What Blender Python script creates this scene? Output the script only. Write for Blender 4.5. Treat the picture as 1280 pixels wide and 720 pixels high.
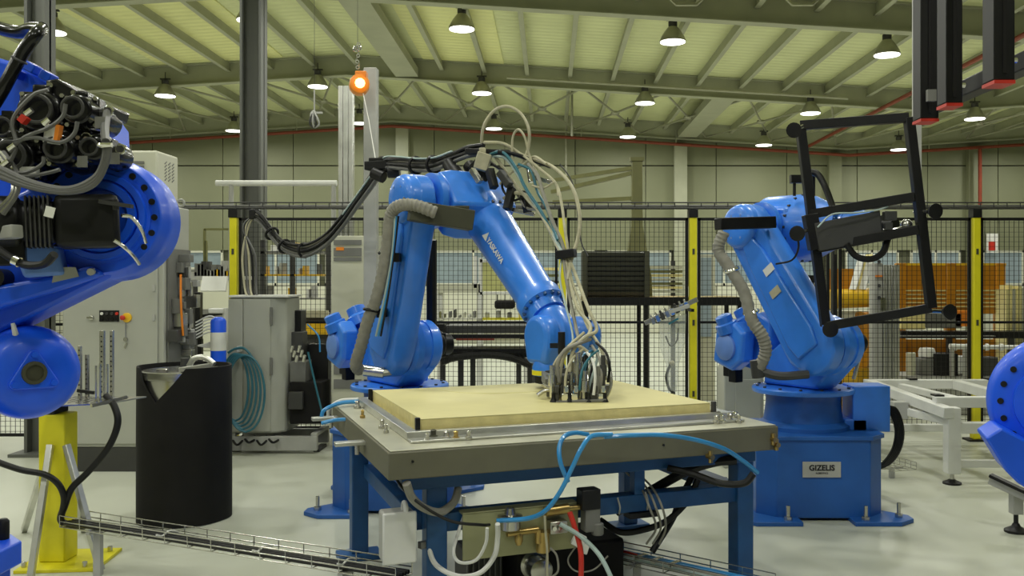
import bpy, bmesh, math, random
from mathutils import Vector as V, Matrix as MX
random.seed(4)
sc = bpy.context.scene
col = sc.collection
for o in list(bpy.data.objects): bpy.data.objects.remove(o)
PI = math.pi; sin = math.sin; cos = math.cos
# ------------------------------------------------------------------ camera, world, exposure
F, CX, CY, HC = 1150.0, 687.0, 350.0, 1.7
cd = bpy.data.cameras.new('camera'); cam = bpy.data.objects.new('camera', cd); col.objects.link(cam)
cam.location = (0, 0, HC); cam.rotation_euler = (PI/2, 0, 0)
cd.sensor_width = 36; cd.lens = F/1280*36; cd.shift_x = -(CX-640)/1280; cd.shift_y = -(360-CY)/1280
cd.clip_start = .05; cd.clip_end = 200
sc.camera = cam
w = bpy.data.worlds.new('world'); sc.world = w; w.use_nodes = True
w.node_tree.nodes['Background'].inputs[0].default_value = (.8, .85, .8, 1)
w.node_tree.nodes['Background'].inputs[1].default_value = .05
sc.view_settings.view_transform = 'Standard'; sc.view_settings.look = 'None'
sc.view_settings.gamma = 1; sc.view_settings.exposure = -0.60; sc.view_settings.use_curve_mapping = False
LAMP_W = 118.0; LAMP_COL = (1.0, 1.0, .93)

def W(px, py, Y):                       # a point of the place at distance Y
    return V(((px-CX)*Y/F, Y, HC-(py-CY)*Y/F))
def WG(px, py, z=0.0):                  # a point of the place at height z
    Y = F*(HC-z)/(py-CY); return V(((px-CX)*Y/F, Y, z))
def sr(r, g, b):
    f = lambda c: (c/255/12.92 if c/255 <= .04045 else ((c/255+.055)/1.055)**2.4)
    return (f(r), f(g), f(b))
# ------------------------------------------------------------------ materials
MT = {}
def mat(name, c, rough=.5, metal=0.0, var=.10, scale=6.0, bump=0.0, emit=0.0, alpha=1.0, trans=0.0, coat=0.0, ecol=None):
    m = bpy.data.materials.new(name); m.use_nodes = True; nt = m.node_tree; b = nt.nodes['Principled BSDF']
    tc = nt.nodes.new('ShaderNodeTexCoord'); nz = nt.nodes.new('ShaderNodeTexNoise')
    nz.inputs['Scale'].default_value = scale; nz.inputs['Detail'].default_value = 4
    nt.links.new(tc.outputs['Object'], nz.inputs['Vector'])
    rp = nt.nodes.new('ShaderNodeValToRGB')
    rp.color_ramp.elements[0].position = .3; rp.color_ramp.elements[1].position = .7
    rp.color_ramp.elements[0].color = tuple(max(0, x*(1-var)) for x in c)+(1,)
    rp.color_ramp.elements[1].color = tuple(min(1, x*(1+var)) for x in c)+(1,)
    nt.links.new(nz.outputs['Fac'], rp.inputs['Fac']); nt.links.new(rp.outputs['Color'], b.inputs['Base Color'])
    b.inputs['Roughness'].default_value = rough; b.inputs['Metallic'].default_value = metal
    b.inputs['Coat Weight'].default_value = coat; b.inputs['Coat Roughness'].default_value = .15
    if bump:
        bp = nt.nodes.new('ShaderNodeBump'); bp.inputs['Strength'].default_value = bump; bp.inputs['Distance'].default_value = .01
        nz2 = nt.nodes.new('ShaderNodeTexNoise'); nz2.inputs['Scale'].default_value = scale*6
        nt.links.new(tc.outputs['Object'], nz2.inputs['Vector'])
        nt.links.new(nz2.outputs['Fac'], bp.inputs['Height']); nt.links.new(bp.outputs['Normal'], b.inputs['Normal'])
    if emit:
        b.inputs['Emission Color'].default_value = tuple(ecol or c)+(1,); b.inputs['Emission Strength'].default_value = emit
    b.inputs['Alpha'].default_value = alpha; b.inputs['Transmission Weight'].default_value = trans
    if max(c) < .02: b.inputs['Specular IOR Level'].default_value = .3
    MT[name] = m; return m
mat('robot_blue', (.035, .22, .82), .38, var=.14, scale=3, coat=.35)
mat('robot_light', (.14, .27, .66), .4)
mat('pedestal_blue', (.014, .10, .38), .42, var=.15, scale=3)
mat('near_blue', (.005, .10, .85), .40, var=.14, scale=3, coat=.15)
mat('table_blue', (.010, .075, .22), .45, var=.2)
mat('black', (.010, .010, .010), .42, var=.3)
mat('black_gloss', (.008, .008, .009), .22, var=.3, coat=.4)
mat('black_matte', (.007, .0065, .006), .75, var=.2)
mat('dark_grey', (.045, .045, .042), .5)
mat('mid_grey', (.17, .17, .155), .5)
mat('light_grey', (.42, .42, .39), .5)
mat('cabinet', (.42, .425, .37), .45, var=.04, scale=2)
mat('cream', (.55, .55, .43), .5, var=.05, scale=2)
mat('white', (.72, .72, .68), .5, var=.05)
mat('aluminium', (.62, .62, .58), .33, .85, var=.1, scale=9)
mat('steel', (.55, .54, .5), .25, .95, var=.12)
mat('chrome', (.75, .74, .70), .14, 1.0, var=.08)
mat('brass', (.48, .34, .12), .3, .9)
mat('tray_grey', (.14, .135, .09), .55, var=.08)
mat('tray_top', (.50, .49, .38), .42, .3, var=.12, scale=5)
mat('yellow', (.75, .68, .015), .45, var=.07)
mat('orange_guard', (.50, .21, .012), .3, var=.15, scale=1.5)
mat('yellow_guard', (.80, .48, .02), .35, var=.1)
mat('orange', (.85, .25, .02), .4)
mat('red', (.55, .03, .015), .45)
mat('red_pipe', (.22, .035, .012), .5)
mat('wood', (.63, .57, .27), .62, var=.06, scale=4, bump=.05)
mat('wood_edge', (.76, .66, .29), .7, var=.10, scale=14, bump=.1)
mat('olive', (.17, .17, .06), .5)
mat('olive_dark', (.055, .056, .032), .55)
mat('hose_grey', (.26, .25, .21), .6, var=.15, scale=20)
mat('hose_cream', (.46, .43, .29), .5, var=.15, scale=15)
mat('hose_blue', (.03, .27, .62), .3, coat=.4)
mat('hose_teal', (.03, .15, .20), .4)
mat('hose_clear', (.40, .50, .48), .3)
mat('cable_grey', (.12, .12, .115), .45)
mat('valve_plate', (.36, .36, .20), .4, .3)
mat('steel_paint', (.38, .39, .28), .55, var=.08, scale=2)
mat('column_paint', (.115, .12, .105), .5, var=.08, scale=2)
mat('wall', (.19, .20, .115), .6, var=.05, scale=.7)
mat('wall_low', (.62, .62, .50), .6, var=.05, scale=.7)
mat('window_glass', (.20, .25, .26), .15, emit=.14, ecol=(.55, .66, .68))
mat('screen_yellow', (.55, .55, .22), .4)
mat('lamp_glow', (1, 1, .94), .4, emit=6.0, ecol=(1, 1, .93))
mat('lamp_bell', (.36, .36, .27), .35, .4)
mat('joint', (.105, .11, .065), .6)
mat('balancer', (.75, .25, .02), .35, emit=.12, ecol=(1, .3, .02))  # weak emission stands in for strong light on the orange housing
mat('lit_face_glow', (1, .7, .3), .4, emit=5.0, ecol=(1, .62, .22))  # emission imitating a brightly lit face of the balancer, no lamp there
mat('film', (.75, .78, .74), .12, alpha=.28)
mat('paper', (.75, .75, .70), .7)
mat('guard_slat', (.035, .036, .026), .45)

def floor_mat():
    m = mat('floor', (.54, .555, .46), .3, var=.07, scale=.6, bump=.02)
    nt = m.node_tree; b = nt.nodes['Principled BSDF']
    nz = nt.nodes.new('ShaderNodeTexNoise'); nz.inputs['Scale'].default_value = 1.6; nz.inputs['Detail'].default_value = 6
    tc = nt.nodes.new('ShaderNodeTexCoord'); nt.links.new(tc.outputs['Object'], nz.inputs['Vector'])
    mr = nt.nodes.new('ShaderNodeMapRange'); mr.inputs['To Min'].default_value = .26; mr.inputs['To Max'].default_value = .46
    nt.links.new(nz.outputs['Fac'], mr.inputs['Value']); nt.links.new(mr.outputs['Result'], b.inputs['Roughness'])
floor_mat()
def roof_mat(name, c):
    m = mat(name, c, .55, var=.05, scale=.8)
    nt = m.node_tree; b = nt.nodes['Principled BSDF']
    tc = nt.nodes.new('ShaderNodeTexCoord'); wv = nt.nodes.new('ShaderNodeTexWave'); wv.wave_type = 'BANDS'; wv.bands_direction = 'Y'
    wv.inputs['Scale'].default_value = 1.25; nt.links.new(tc.outputs['Object'], wv.inputs['Vector'])
    bp = nt.nodes.new('ShaderNodeBump'); bp.inputs['Strength'].default_value = .6; bp.inputs['Distance'].default_value = .03
    nt.links.new(wv.outputs['Fac'], bp.inputs['Height']); nt.links.new(bp.outputs['Normal'], b.inputs['Normal'])
roof_mat('roof', (.68, .71, .40)); roof_mat('skylight', (.80, .80, .38))

# ------------------------------------------------------------------ mesh helpers
WM = {}
def frame(z, up=V((0, 0, 1))):
    z = z.normalized(); up = V(up)
    if abs(z.dot(up)) > .98: up = V((0, 1, 0)) if abs(z.y) < .9 else V((1, 0, 0))
    x = up.cross(z).normalized(); return x, z.cross(x)
def hull2(pts):
    pts = sorted(set((round(a, 5), round(b, 5)) for a, b in pts))
    def half(ps):
        h = []
        for p in ps:
            while len(h) > 1 and (h[-1][0]-h[-2][0])*(p[1]-h[-2][1])-(h[-1][1]-h[-2][1])*(p[0]-h[-2][0]) <= 1e-9: h.pop()
            h.append(p)
        return h[:-1]
    return half(pts)+half(pts[::-1])
def circ(c, r, n=20): return [(c[0]+r*cos(2*PI*i/n), c[1]+r*sin(2*PI*i/n)) for i in range(n)]
def smooth_pts(pts, res=6):
    P = [V(p) for p in pts]; P = [P[0]*2-P[1]]+P+[P[-1]*2-P[-2]]; out = []
    for i in range(1, len(P)-2):
        a, b, c, d = P[i-1:i+3]
        for k in range(res):
            t = k/res
            out.append(.5*((2*b)+(c-a)*t+(2*a-5*b+4*c-d)*t*t+(3*b-a-3*c+d)*t**3))
    out.append(P[-2]); return out
class MB:
    def __init__(s, M=None): s.v = []; s.f = []; s.M = M
    def add(s, vs, fs):
        k = len(s.v); s.v += [(s.M @ V(p)) if s.M else V(p) for p in vs]; s.f += [[i+k for i in q] for q in fs]; return s
    def box(s, c, d, R=None):
        c = V(c); vs = []
        for x in (-.5, .5):
            for y in (-.5, .5):
                for z in (-.5, .5):
                    p = V((x*d[0], y*d[1], z*d[2])); vs.append(c+(R @ p if R else p))
        return s.add(vs, [[0, 1, 3, 2], [4, 6, 7, 5], [0, 4, 5, 1], [2, 3, 7, 6], [0, 2, 6, 4], [1, 5, 7, 3]])
    def bb(s, a, b):
        a = V(a); b = V(b); return s.box((a+b)/2, [abs(q) for q in (b-a)])
    def bar(s, p0, p1, w, h, up=(0, 0, 1)):
        p0 = V(p0); p1 = V(p1); z = (p1-p0); x, y = frame(z, up); vs = []
        for p in (p0, p1):
            for a, b in ((-.5, -.5), (.5, -.5), (.5, .5), (-.5, .5)): vs.append(p+x*(a*w)+y*(b*h))
        return s.add(vs, [[0, 1, 2, 3], [7, 6, 5, 4], [0, 4, 5, 1], [1, 5, 6, 2], [2, 6, 7, 3], [3, 7, 4, 0]])
    def rings(s, rs, caps=True, closed=False):
        n = len(rs[0]); vs = [p for r in rs for p in r]; fs = []
        m = len(rs)
        for i in range(m if closed else m-1):
            for j in range(n):
                a = i*n+j; b = i*n+(j+1) % n; c = ((i+1) % m)*n+(j+1) % n; d = ((i+1) % m)*n+j
                fs.append([a, b, c, d])
        if caps and not closed: fs += [list(range(n))[::-1], list(range((m-1)*n, m*n))]
        return s.add(vs, fs)
    def lathe(s, o, ax, prof, n=24):
        o = V(o); ax = V(ax).normalized(); x, y = frame(ax)
        return s.rings([[o+ax*h+(x*cos(2*PI*i/n)+y*sin(2*PI*i/n))*max(r, .0004) for i in range(n)] for r, h in prof])
    def cyl(s, p0, p1, r0, r1=None, n=16):
        p0 = V(p0); p1 = V(p1); return s.lathe(p0, p1-p0, [(r0, 0), (r0 if r1 is None else r1, (p1-p0).length)], n)
    def tube(s, pts, r, n=8, res=6, smooth=True):
        P = smooth_pts(pts, res) if smooth and len(pts) > 2 else [V(p) for p in pts]
        t = (P[1]-P[0]).normalized(); x, y = frame(t); rs = []
        for i, p in enumerate(P):
            t2 = (P[min(i+1, len(P)-1)]-P[max(i-1, 0)])
            t2 = t2.normalized() if t2.length > 1e-9 else t
            x = (x-t2*x.dot(t2)); x = x.normalized() if x.length > 1e-6 else frame(t2)[0]
            y = t2.cross(x); t = t2; rr = r(i) if callable(r) else r
            rs.append([p+(x*cos(2*PI*k/n)+y*sin(2*PI*k/n))*rr for k in range(n)])
        return s.rings(rs)
    def torus(s, c, ax, R, r, n=24, m=8):
        c = V(c); ax = V(ax).normalized(); x, y = frame(ax); rs = []
        for i in range(n):
            d = x*cos(2*PI*i/n)+y*sin(2*PI*i/n)
            rs.append([c+d*(R+r*cos(2*PI*k/m))+ax*(r*sin(2*PI*k/m)) for k in range(m)])
        return s.rings(rs, closed=True)
    def prism(s, poly, o, ux, uy, t0, t1, tap=0.0):
        o = V(o); ux = V(ux).normalized(); uy = V(uy).normalized(); nn = ux.cross(uy)
        cx = sum(p[0] for p in poly)/len(poly); cy = sum(p[1] for p in poly)/len(poly)
        def ring(t, k): return [o+ux*(cx+(a-cx)*k)+uy*(cy+(b-cy)*k)+nn*t for a, b in poly]
        if tap: return s.rings([ring(t0, 1-tap), ring(t0+(t1-t0)*.2, 1), ring(t0+(t1-t0)*.8, 1), ring(t1, 1-tap)])
        return s.rings([ring(t0, 1), ring(t1, 1)])
    def ball(s, c, r, sc_=(1, 1, 1), n=16):
        c = V(c); rs = []
        for i in range(1, n//2):
            a = PI*i/(n//2); rs.append([c+V((r*sin(a)*cos(2*PI*k/n)*sc_[0], r*sin(a)*sin(2*PI*k/n)*sc_[1], r*cos(a)*sc_[2])) for k in range(n)])
        return s.rings(rs)
    def build(s, name, m, parent=None, bevel=0.0, ang=38, kind=None, recalc=True):
        me = bpy.data.meshes.new(name); o = bpy.data.objects.new(name, me); col.objects.link(o)
        if parent is None:
            lo = [min(p[i] for p in s.v) for i in range(3)]; hi = [max(p[i] for p in s.v) for i in range(3)]
            org = V(((lo[0]+hi[0])/2, (lo[1]+hi[1])/2, lo[2])); o.location = org; WM[o.name] = MX.Translation(org)
            vs = [p-org for p in s.v]
        else:
            o.parent = parent; iv = WM[parent.name].inverted(); WM[o.name] = WM[parent.name]; vs = [iv @ p for p in s.v]
        me.from_pydata([tuple(p) for p in vs], [], s.f)
        if recalc:
            bm = bmesh.new(); bm.from_mesh(me); bmesh.ops.recalc_face_normals(bm, faces=bm.faces); bm.to_mesh(me); bm.free()
        for p in me.polygons: p.use_smooth = True
        me.set_sharp_from_angle(angle=math.radians(ang))
        me.materials.append(MT[m])
        if bevel:
            b = o.modifiers.new('bevel', 'BEVEL'); b.width = bevel; b.segments = 2; b.limit_method = 'ANGLE'; b.angle_limit = math.radians(40)
            b.harden_normals = False
        if kind: o['kind'] = kind
        return o
def tag(o, label, cat, group=None):
    o['label'] = label; o['category'] = cat
    if group: o['group'] = group
    return o
def thing(name, label, cat, loc=(0, 0, 0), rz=0.0, group=None):
    o = bpy.data.objects.new(name, None); col.objects.link(o); o.location = loc; o.rotation_euler = (0, 0, rz)
    o.empty_display_size = .1
    WM[o.name] = MX.Translation(V(loc)) @ MX.Rotation(rz, 4, 'Z'); return tag(o, label, cat, group)
def struct(o): o['kind'] = 'structure'; return o
def sempty(name, loc=(0, 0, 0)):
    o = bpy.data.objects.new(name, None); col.objects.link(o); o.location = loc; WM[o.name] = MX.Translation(V(loc)); return struct(o)
def lab(o, t): o['label'] = t; return o
def copy_tree(o, parent=None):
    c = o.copy(); col.objects.link(c); c.parent = parent
    for ch in [x for x in o.children]: copy_tree(ch, c)
    return c
def text(body, name, m, parent, o, ux, uy, size, ext=.001, bold=0.0):
    cu = bpy.data.curves.new('t', 'FONT'); cu.body = body; cu.size = size; cu.extrude = ext; cu.align_x = 'CENTER'; cu.align_y = 'CENTER'; cu.offset = bold
    t = bpy.data.objects.new('t', cu); me0 = t.to_mesh(); ux = V(ux).normalized(); uy = V(uy).normalized(); nn = ux.cross(uy)
    b = MB(); b.add([V(o)+ux*p.co.x+uy*p.co.y+nn*p.co.z for p in me0.vertices], [list(p.vertices) for p in me0.polygons])
    t.to_mesh_clear(); bpy.data.objects.remove(t); bpy.data.curves.remove(cu)
    return b.build(name, m, parent, recalc=False)
def corr(r, d=.12): return lambda i: r*(1+(d if i % 2 else -d))
# ================================================================== THE HALL
RX, VX, SL = -5.0, 9.5, .061
def zr(x): return 7.25-SL*abs(x-RX) if x <= VX else 7.25-SL*(VX-RX)+SL*(x-VX)
YB = 29.5
struct(MB().bb((-20, -6, -.2), (20, YB+.3, 0)).build('floor', 'floor'))
ceil = sempty('ceiling', (0, 12, 6.3))
def slope_box(b, x0, x1, y0, y1, dz0, dz1):     # a slab following the roof between two depths
    xs = [x0]+[k for k in (RX, VX) if x0 < k < x1]+[x1]
    for a, c in zip(xs, xs[1:]):
        e = 1e-6
        za, zc = zr(a+e), zr(c-e)
        b.add([(a, y0, za+dz0), (c, y0, zc+dz0), (c, y1, zc+dz0), (a, y1, za+dz0), (a, y0, za+dz1), (c, y0, zc+dz1), (c, y1, zc+dz1), (a, y1, za+dz1)],
              [[3, 2, 1, 0], [4, 5, 6, 7], [0, 1, 5, 4], [1, 2, 6, 5], [2, 3, 7, 6], [3, 0, 4, 7]])
    return b
for x0, x1 in ((-20, RX), (RX, VX), (VX, 20)):
    for y0, y1 in ((-6, 9.7), (9.72, 16.2), (16.22, 22.7), (22.72, YB+.2)):
        slope_box(MB(), x0, x1, y0, y1, 0, .08).build('roof_sheet', 'roof', ceil)
for x0, x1, y0, y1 in ((-3.1, -1.12, 16.4, 22.5), (-9.5, -6.5, 16.4, 22.4), (-15.5, -12.5, 16.4, 22.4)):
    slope_box(MB(), x0, x1, y0, y1, -.03, -.005).build('skylight_panel', 'skylight', ceil)
PUR = [-19.45+1.05*k for k in range(38)]
for x in PUR:
    z = zr(x); b = MB()
    b.bb((x-.012, 9, z-.24), (x+.012, YB, z-.005)); b.bb((x-.05, 9, z-.245), (x+.05, YB, z-.225)); b.build('purlin', 'steel_paint', ceil)
for y in (9.7, 16.2, 22.7, 29.25):
    for x0, x1 in ((-20, RX), (RX, VX), (VX, 20)):
        b = MB(); slope_box(b, x0, x1, y-.015, y+.015, -.50, -.02); slope_box(b, x0, x1, y-.12, y+.12, -.52, -.495)
        slope_box(b, x0, x1, y-.12, y+.12, -.03, -.003)
        b.build('rafter', 'steel_paint', ceil)
for (x, y0, y1, wd) in ((-3.5, 15, 22.6, .55), (4.35, 22.8, 29.1, .6)):
    z = zr(x); MB().bb((x-wd/2, y0, z-.47), (x+wd/2, y1, z-.255)).build('ridge_duct', 'steel_paint', ceil)
xs = -13.6
while xs < 16:
    y0, y1 = 22.85, 29.1
    for a, c in ((xs, xs+2.06), (xs+2.06, xs)):
        MB().cyl((a, y0, zr(a)-.42), (c, y1, zr(c)-.42), .03, n=6).build('brace_rod', 'lamp_bell', ceil)
    xm = xs+1.03; ym = (y0+y1)/2
    MB().lathe((xm, ym, zr(xm)-.47), (0, 0, 1), [(.1, 0), (.13, .05), (.1, .1)], 10).build('brace_node', 'lamp_bell', ceil)
    xs += 2.06
for xs in ():        # braces of the bay before it on the left
    for a, c in ((xs, xs+4), (xs+4, xs)):
        MB().cyl((a, 16.4, zr(a)-.5), (c, 22.5, zr(c)-.5), .03, n=6).build('brace_rod', 'lamp_bell', ceil)
b = MB(); b.tube([(-1.0, 21.6, zr(-1)-.55), (7, 21.6, zr(7)-.55)], .035, smooth=False)
tag(b.build('conduit_pipe', 'lamp_bell'), 'thin grey conduit pipe running along the second roof rafter', 'pipe')
b = MB(); b.tube([(.5, 22.4, 6.6), (.52, 27, 6.5), (.52, 29.2, 6.45), (.52, 29.2, 5.0)], .03, smooth=False)
tag(b.build('drop_pipe', 'lamp_bell'), 'thin grey pipe dropping from the roof onto the back wall panels', 'pipe')
for (px, py0, py1, Y) in ((715, 88, 170, 24.5), ):
    MB().cyl(W(px, py0, Y), W(px, py1, Y), .03, n=6).build('hanger_rod', 'lamp_bell', ceil)
# octagonal roof frame hangers near the first rafter
for px in (858, 1003):
    p = W(px, 2, 15.6); b = MB(); pts = [(-.28, .35), (-.28, .1), (-.17, 0), (.17, 0), (.28, .1), (.28, .35)]
    b.tube([p+V((a, 0, c-.05)) for a, c in pts], .03, n=6, smooth=False)
    b.build('duct_bracket', 'lamp_bell', ceil)

# back wall of cladding panels with a strip of windows
wall = sempty('wall_back', (0, YB, 0))
MB().bb((-20, YB+.16, 0), (20, YB+.3, 7.3)).build('backing', 'joint', wall)
def ptop(b, x0, x1, z0, y0, y1):
    b.add([(x0, y0, z0), (x1, y0, z0), (x1, y1, z0), (x0, y1, z0), (x0, y0, zr(x0)-.03), (x1, y0, zr(x1)-.03), (x1, y1, zr(x1)-.03), (x0, y1, zr(x0)-.03)],
          [[3, 2, 1, 0], [4, 5, 6, 7], [0, 1, 5, 4], [1, 2, 6, 5], [2, 3, 7, 6], [3, 0, 4, 7]])
x = .82-2.26*9
while x < 20:
    a, c = x+.012, min(x+2.248, 19.98)
    bm_ = MB(); ptop(bm_, a, c, 5.385, YB, YB+.15); bm_.build('wall_panel', 'wall', wall)
    MB().bb((a, YB, 2.66), (c, YB+.15, 5.345)).build('wall_panel', 'wall', wall)
    MB().bb((a, YB, .02), (c, YB+.15, 1.50)).build('wall_panel', 'wall_low', wall)
    x += 2.26
for x in (-13.6, -4.7, 4.18, 9.1, 13.55):
    MB().bb((x-.2, YB-.22, 0), (x+.2, YB-.002, zr(x)-.7)).build('pilaster', 'wall' if x > 9 else 'steel_paint', wall)
k = 0
for x0, x1 in ((-16, -14), (-13.2, -10.5), (-10.2, -7.4), (-7.2, -5), (-3.9, -1.0), (-.6, 1.5), (1.8, 3.9), (4.6, 6.6), (6.8, 8.7), (9.5, 11.2), (11.6, 13.2), (13.9, 16.5), (17, 19.5)):
    k += 1
    wd = sempty('window_%d' % k, ((x0+x1)/2, YB, 1.5))
    MB().bb((x0+.05, YB+.08, 1.6), (x1-.05, YB+.1, 2.58)).build('window_pane', 'window_glass', wd)
    b = MB()
    for q in (x0+.025, (x0+x1)/2, x1-.025): b.bb((q-.03, YB+.02, 1.52), (q+.03, YB+.12, 2.66))
    b.bb((x0, YB+.02, 1.52), (x1, YB+.12, 1.6)); b.bb((x0, YB+.02, 2.58), (x1, YB+.12, 2.66)); b.build('window_frame', 'wall_low', wd)
struct(MB().bb((-20.2, -6, 0), (-20, YB, 7.2)).build('wall_left', 'wall'))
struct(MB().bb((20, -6, 0), (20.2, YB, 7.2)).build('wall_right', 'wall'))
struct(MB().bb((-20, -6.2, 0), (20, -6, 7.2)).build('wall_front', 'wall'))
# red sprinkler pipes
t = thing('sprinkler_pipe', 'long red sprinkler pipe following the gable of the back wall', 'pipe', (0, 29.1, 6))
MB().tube([(-19, 29.1, zr(-19)-.72), (RX, 29.1, zr(RX)-.68), (VX, 29.1, zr(VX)-.72), (19, 29.1, zr(19)-.72)], .05, n=8, smooth=False).build('pipe', 'red_pipe', t)
for x in (-12, -8, -2, 1, 4, 7, 12): MB().cyl((x, 29.1, zr(x)-.7), (x, 29.1, zr(x)-.25), .015, n=6).build('hanger', 'steel_paint', t)
b = MB().tube([(8.13, 28.9, 5.90), (8.13, 10, 5.90)], .05, n=8, smooth=False)
tag(b.build('sprinkler_main', 'red_pipe'), 'red sprinkler main running towards the camera under the roof valley', 'pipe')
b = MB().tube([W(1225, 186, 29.0), W(1225, 186, 29.0)+V((0, 0, -.1)), W(1225, 330, 29.0)], .06, n=8, smooth=False)
tag(b.build('riser_pipe', 'red_pipe'), 'vertical red riser pipe on the back wall beside the right yellow post', 'pipe')
t = thing('fire_sign', 'small white and red fire sign on the back wall', 'sign', W(1240, 318, 29.4))
MB().bb(W(1233, 316, 29.45), W(1247, 292, 29.48)).build('board', 'paper', t)
MB().bb(W(1236, 313, 29.43), W(1244, 302, 29.44)).build('symbol', 'red', t)

# high bay lamps
def make_lamp(loc, label, group):
    x, y, z = loc
    t = thing('high_bay_lamp', label, 'lamp', loc, 0, group)
    b = MB(); b.lathe((x, y, z), (0, 0, 1), [(.25, 0), (.25, .02), (.215, .10), (.16, .19), (.105, .26), (.09, .28)], 20); b.build('bell', 'lamp_bell', t)
    b = MB(); b.lathe((x, y, z-.012), (0, 0, 1), [(.0, 0), (.235, .0), (.235, .014)], 20); b.build('diffuser', 'lamp_glow', t)
    b = MB(); b.lathe((x, y, z+.28), (0, 0, 1), [(.075, 0), (.085, .02), (.085, .10), (.05, .13)], 12); b.bb((x-.12, y-.03, z+.40), (x+.12, y+.03, z+.43)); b.build('ballast', 'dark_grey', t)
    b = MB(); b.cyl((x, y, z+.43), (x, y, z+.58), .012, n=6); b.build('hook', 'dark_grey', t)
    ld = bpy.data.lights.new('lamp_light', 'AREA'); ld.shape = 'DISK'; ld.size = .46; ld.energy = LAMP_W; ld.color = LAMP_COL
    lo = bpy.data.objects.new('lamp_light', ld); col.objects.link(lo); lo.parent = t; lo.location = (0, 0, -.02)
    return t
XL = [-13.1, -9.4, -5.67, -1.66, 2.33, 6.38, 10.4, 14.4]
ORD = ['first', 'second', 'third', 'fourth', 'fifth', 'sixth', 'seventh', 'eighth']
src = None
for ri, (Y, nm) in enumerate(((17.4, 'nearest'), (22.5, 'middle'), (27.4, 'farthest'), (12.4, ''), (7.4, ''), (2.4, ''), (-2.6, ''))):  # unnamed rows are out of view; the nearest ones added for front light
    vis = [x for x in XL if nm and -25 < 687+x*F/Y < 1300]
    for x in XL:
        if not nm and not (-10 < x < 11): continue
        if Y in (7.4, 2.4, -2.6) and x > 3: continue  # right-hand unseen lamps left out so the right robot stays darker
        if x in vis: l = 'bell-shaped high bay lamp, %s from the left in the %s row' % (ORD[vis.index(x)], nm); g = 'high bay lamps under the roof'
        else: l = 'bell-shaped high bay lamp outside the picture'; g = 'high bay lamps outside the picture'
        loc = V((x, Y, zr(x)-(.78 if Y == 22.5 else .84 if Y == 27.4 else .60)))
        if src is None: src = make_lamp(loc, l, g)
        else:
            c = copy_tree(src); c.location = loc; c['label'] = l; c['group'] = g

# hall columns
def hcol(name, label, x, y, wd, dp, z1, m='column_paint'):
    b = MB(); b.bb((x-wd/2, y-dp/2, 0), (x-wd/2+.03, y+dp/2, z1)); b.bb((x+wd/2-.03, y-dp/2, 0), (x+wd/2, y+dp/2, z1)); b.bb((x-wd/2, y-.015, 0), (x+wd/2, y+.015, z1))
    b.bb((x-wd/2-.1, y-dp/2-.1, 0), (x+wd/2+.1, y+dp/2+.1, .03))
    return tag(b.build(name, m), label, 'column')
hcol('steel_column', 'dark grey steel hall column left of the robot cell', W(317, 0, 13.2).x, 13.2, .30, .3, zr(-4.3)-.3)
hcol('steel_column', 'dark grey steel hall column at the far left edge', W(50, 0, 9).x, 9, .2, .2, zr(-5)-.3)
# ================================================================== ROBOTS
def pedestal(t, x, y, yaw=0.0, plaque=False, top=.60):
    M = MX.Translation((x, y, 0)) @ MX.Rotation(yaw, 4, 'Z')
    oc = [(-.45, -.30), (-.33, -.42), (.33, -.42), (.45, -.30), (.45, .30), (.33, .42), (-.33, .42), (-.45, .30)]
    b = MB(M); b.prism(oc, (0, 0, 0), (1, 0, 0), (0, 1, 0), .02, top-.02); b.build('pedestal', 'pedestal_blue', t, .008)
    b = MB(M); b.prism([(a*1.04, c*1.04) for a, c in oc], (0, 0, 0), (1, 0, 0), (0, 1, 0), top-.03, top); b.build('pedestal_lid', 'pedestal_blue', t, .004)
    for sx in (-1, 1):
        for sy in (-1, 1):
            b = MB(M); pl = [(.18, -.2), (.45, -.2), (.62, -.36), (.62, -.46), (.5, -.56), (.18, -.56)]
            pl = [(a*sx, -c*sy) for a, c in pl]; b.prism(pl, (0, 0, 0), (1, 0, 0), (0, 1, 0), 0, .03); f = b.build('foot_plate', 'pedestal_blue', t, .004)
            for bx, by in ((.27, .50), (.53, .42)):
                b = MB(M); b.cyl((bx*sx, by*sy, .03), (bx*sx, by*sy, .13), .014, n=8); b.cyl((bx*sx, by*sy, .03), (bx*sx, by*sy, .055), .028, n=6); b.build('anchor_bolt', 'steel', f)
    if plaque:
        y0 = y-.425
        pz = W(0, 587, y0).z; pxc = W(1027, 0, y0).x
        p = MB().bb((pxc-.135, y0-.006, pz-.055), (pxc+.135, y0+.004, pz+.055)).build('name_plate', 'valve_plate', t, .002)
        p.data.materials[0] = MT['light_grey']
        text('GIZELIS', 'lettering', 'black', p, (pxc, y0-.008, pz+.012), (1, 0, 0), (0, 0, 1), .054, bold=.0014)
        text('ROBOTICS', 'lettering', 'black', p, (pxc, y0-.008, pz-.025), (1, 0, 0), (0, 0, 1), .018)
def bolts(b, c, ax, R, n, r, h, a0=0.0):
    c = V(c); ax = V(ax).normalized(); x, y = frame(ax)
    for i in range(n):
        d = c+(x*cos(2*PI*i/n+a0)+y*sin(2*PI*i/n+a0))*R; b.cyl(d, d+ax*h, r, n=6)
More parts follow.
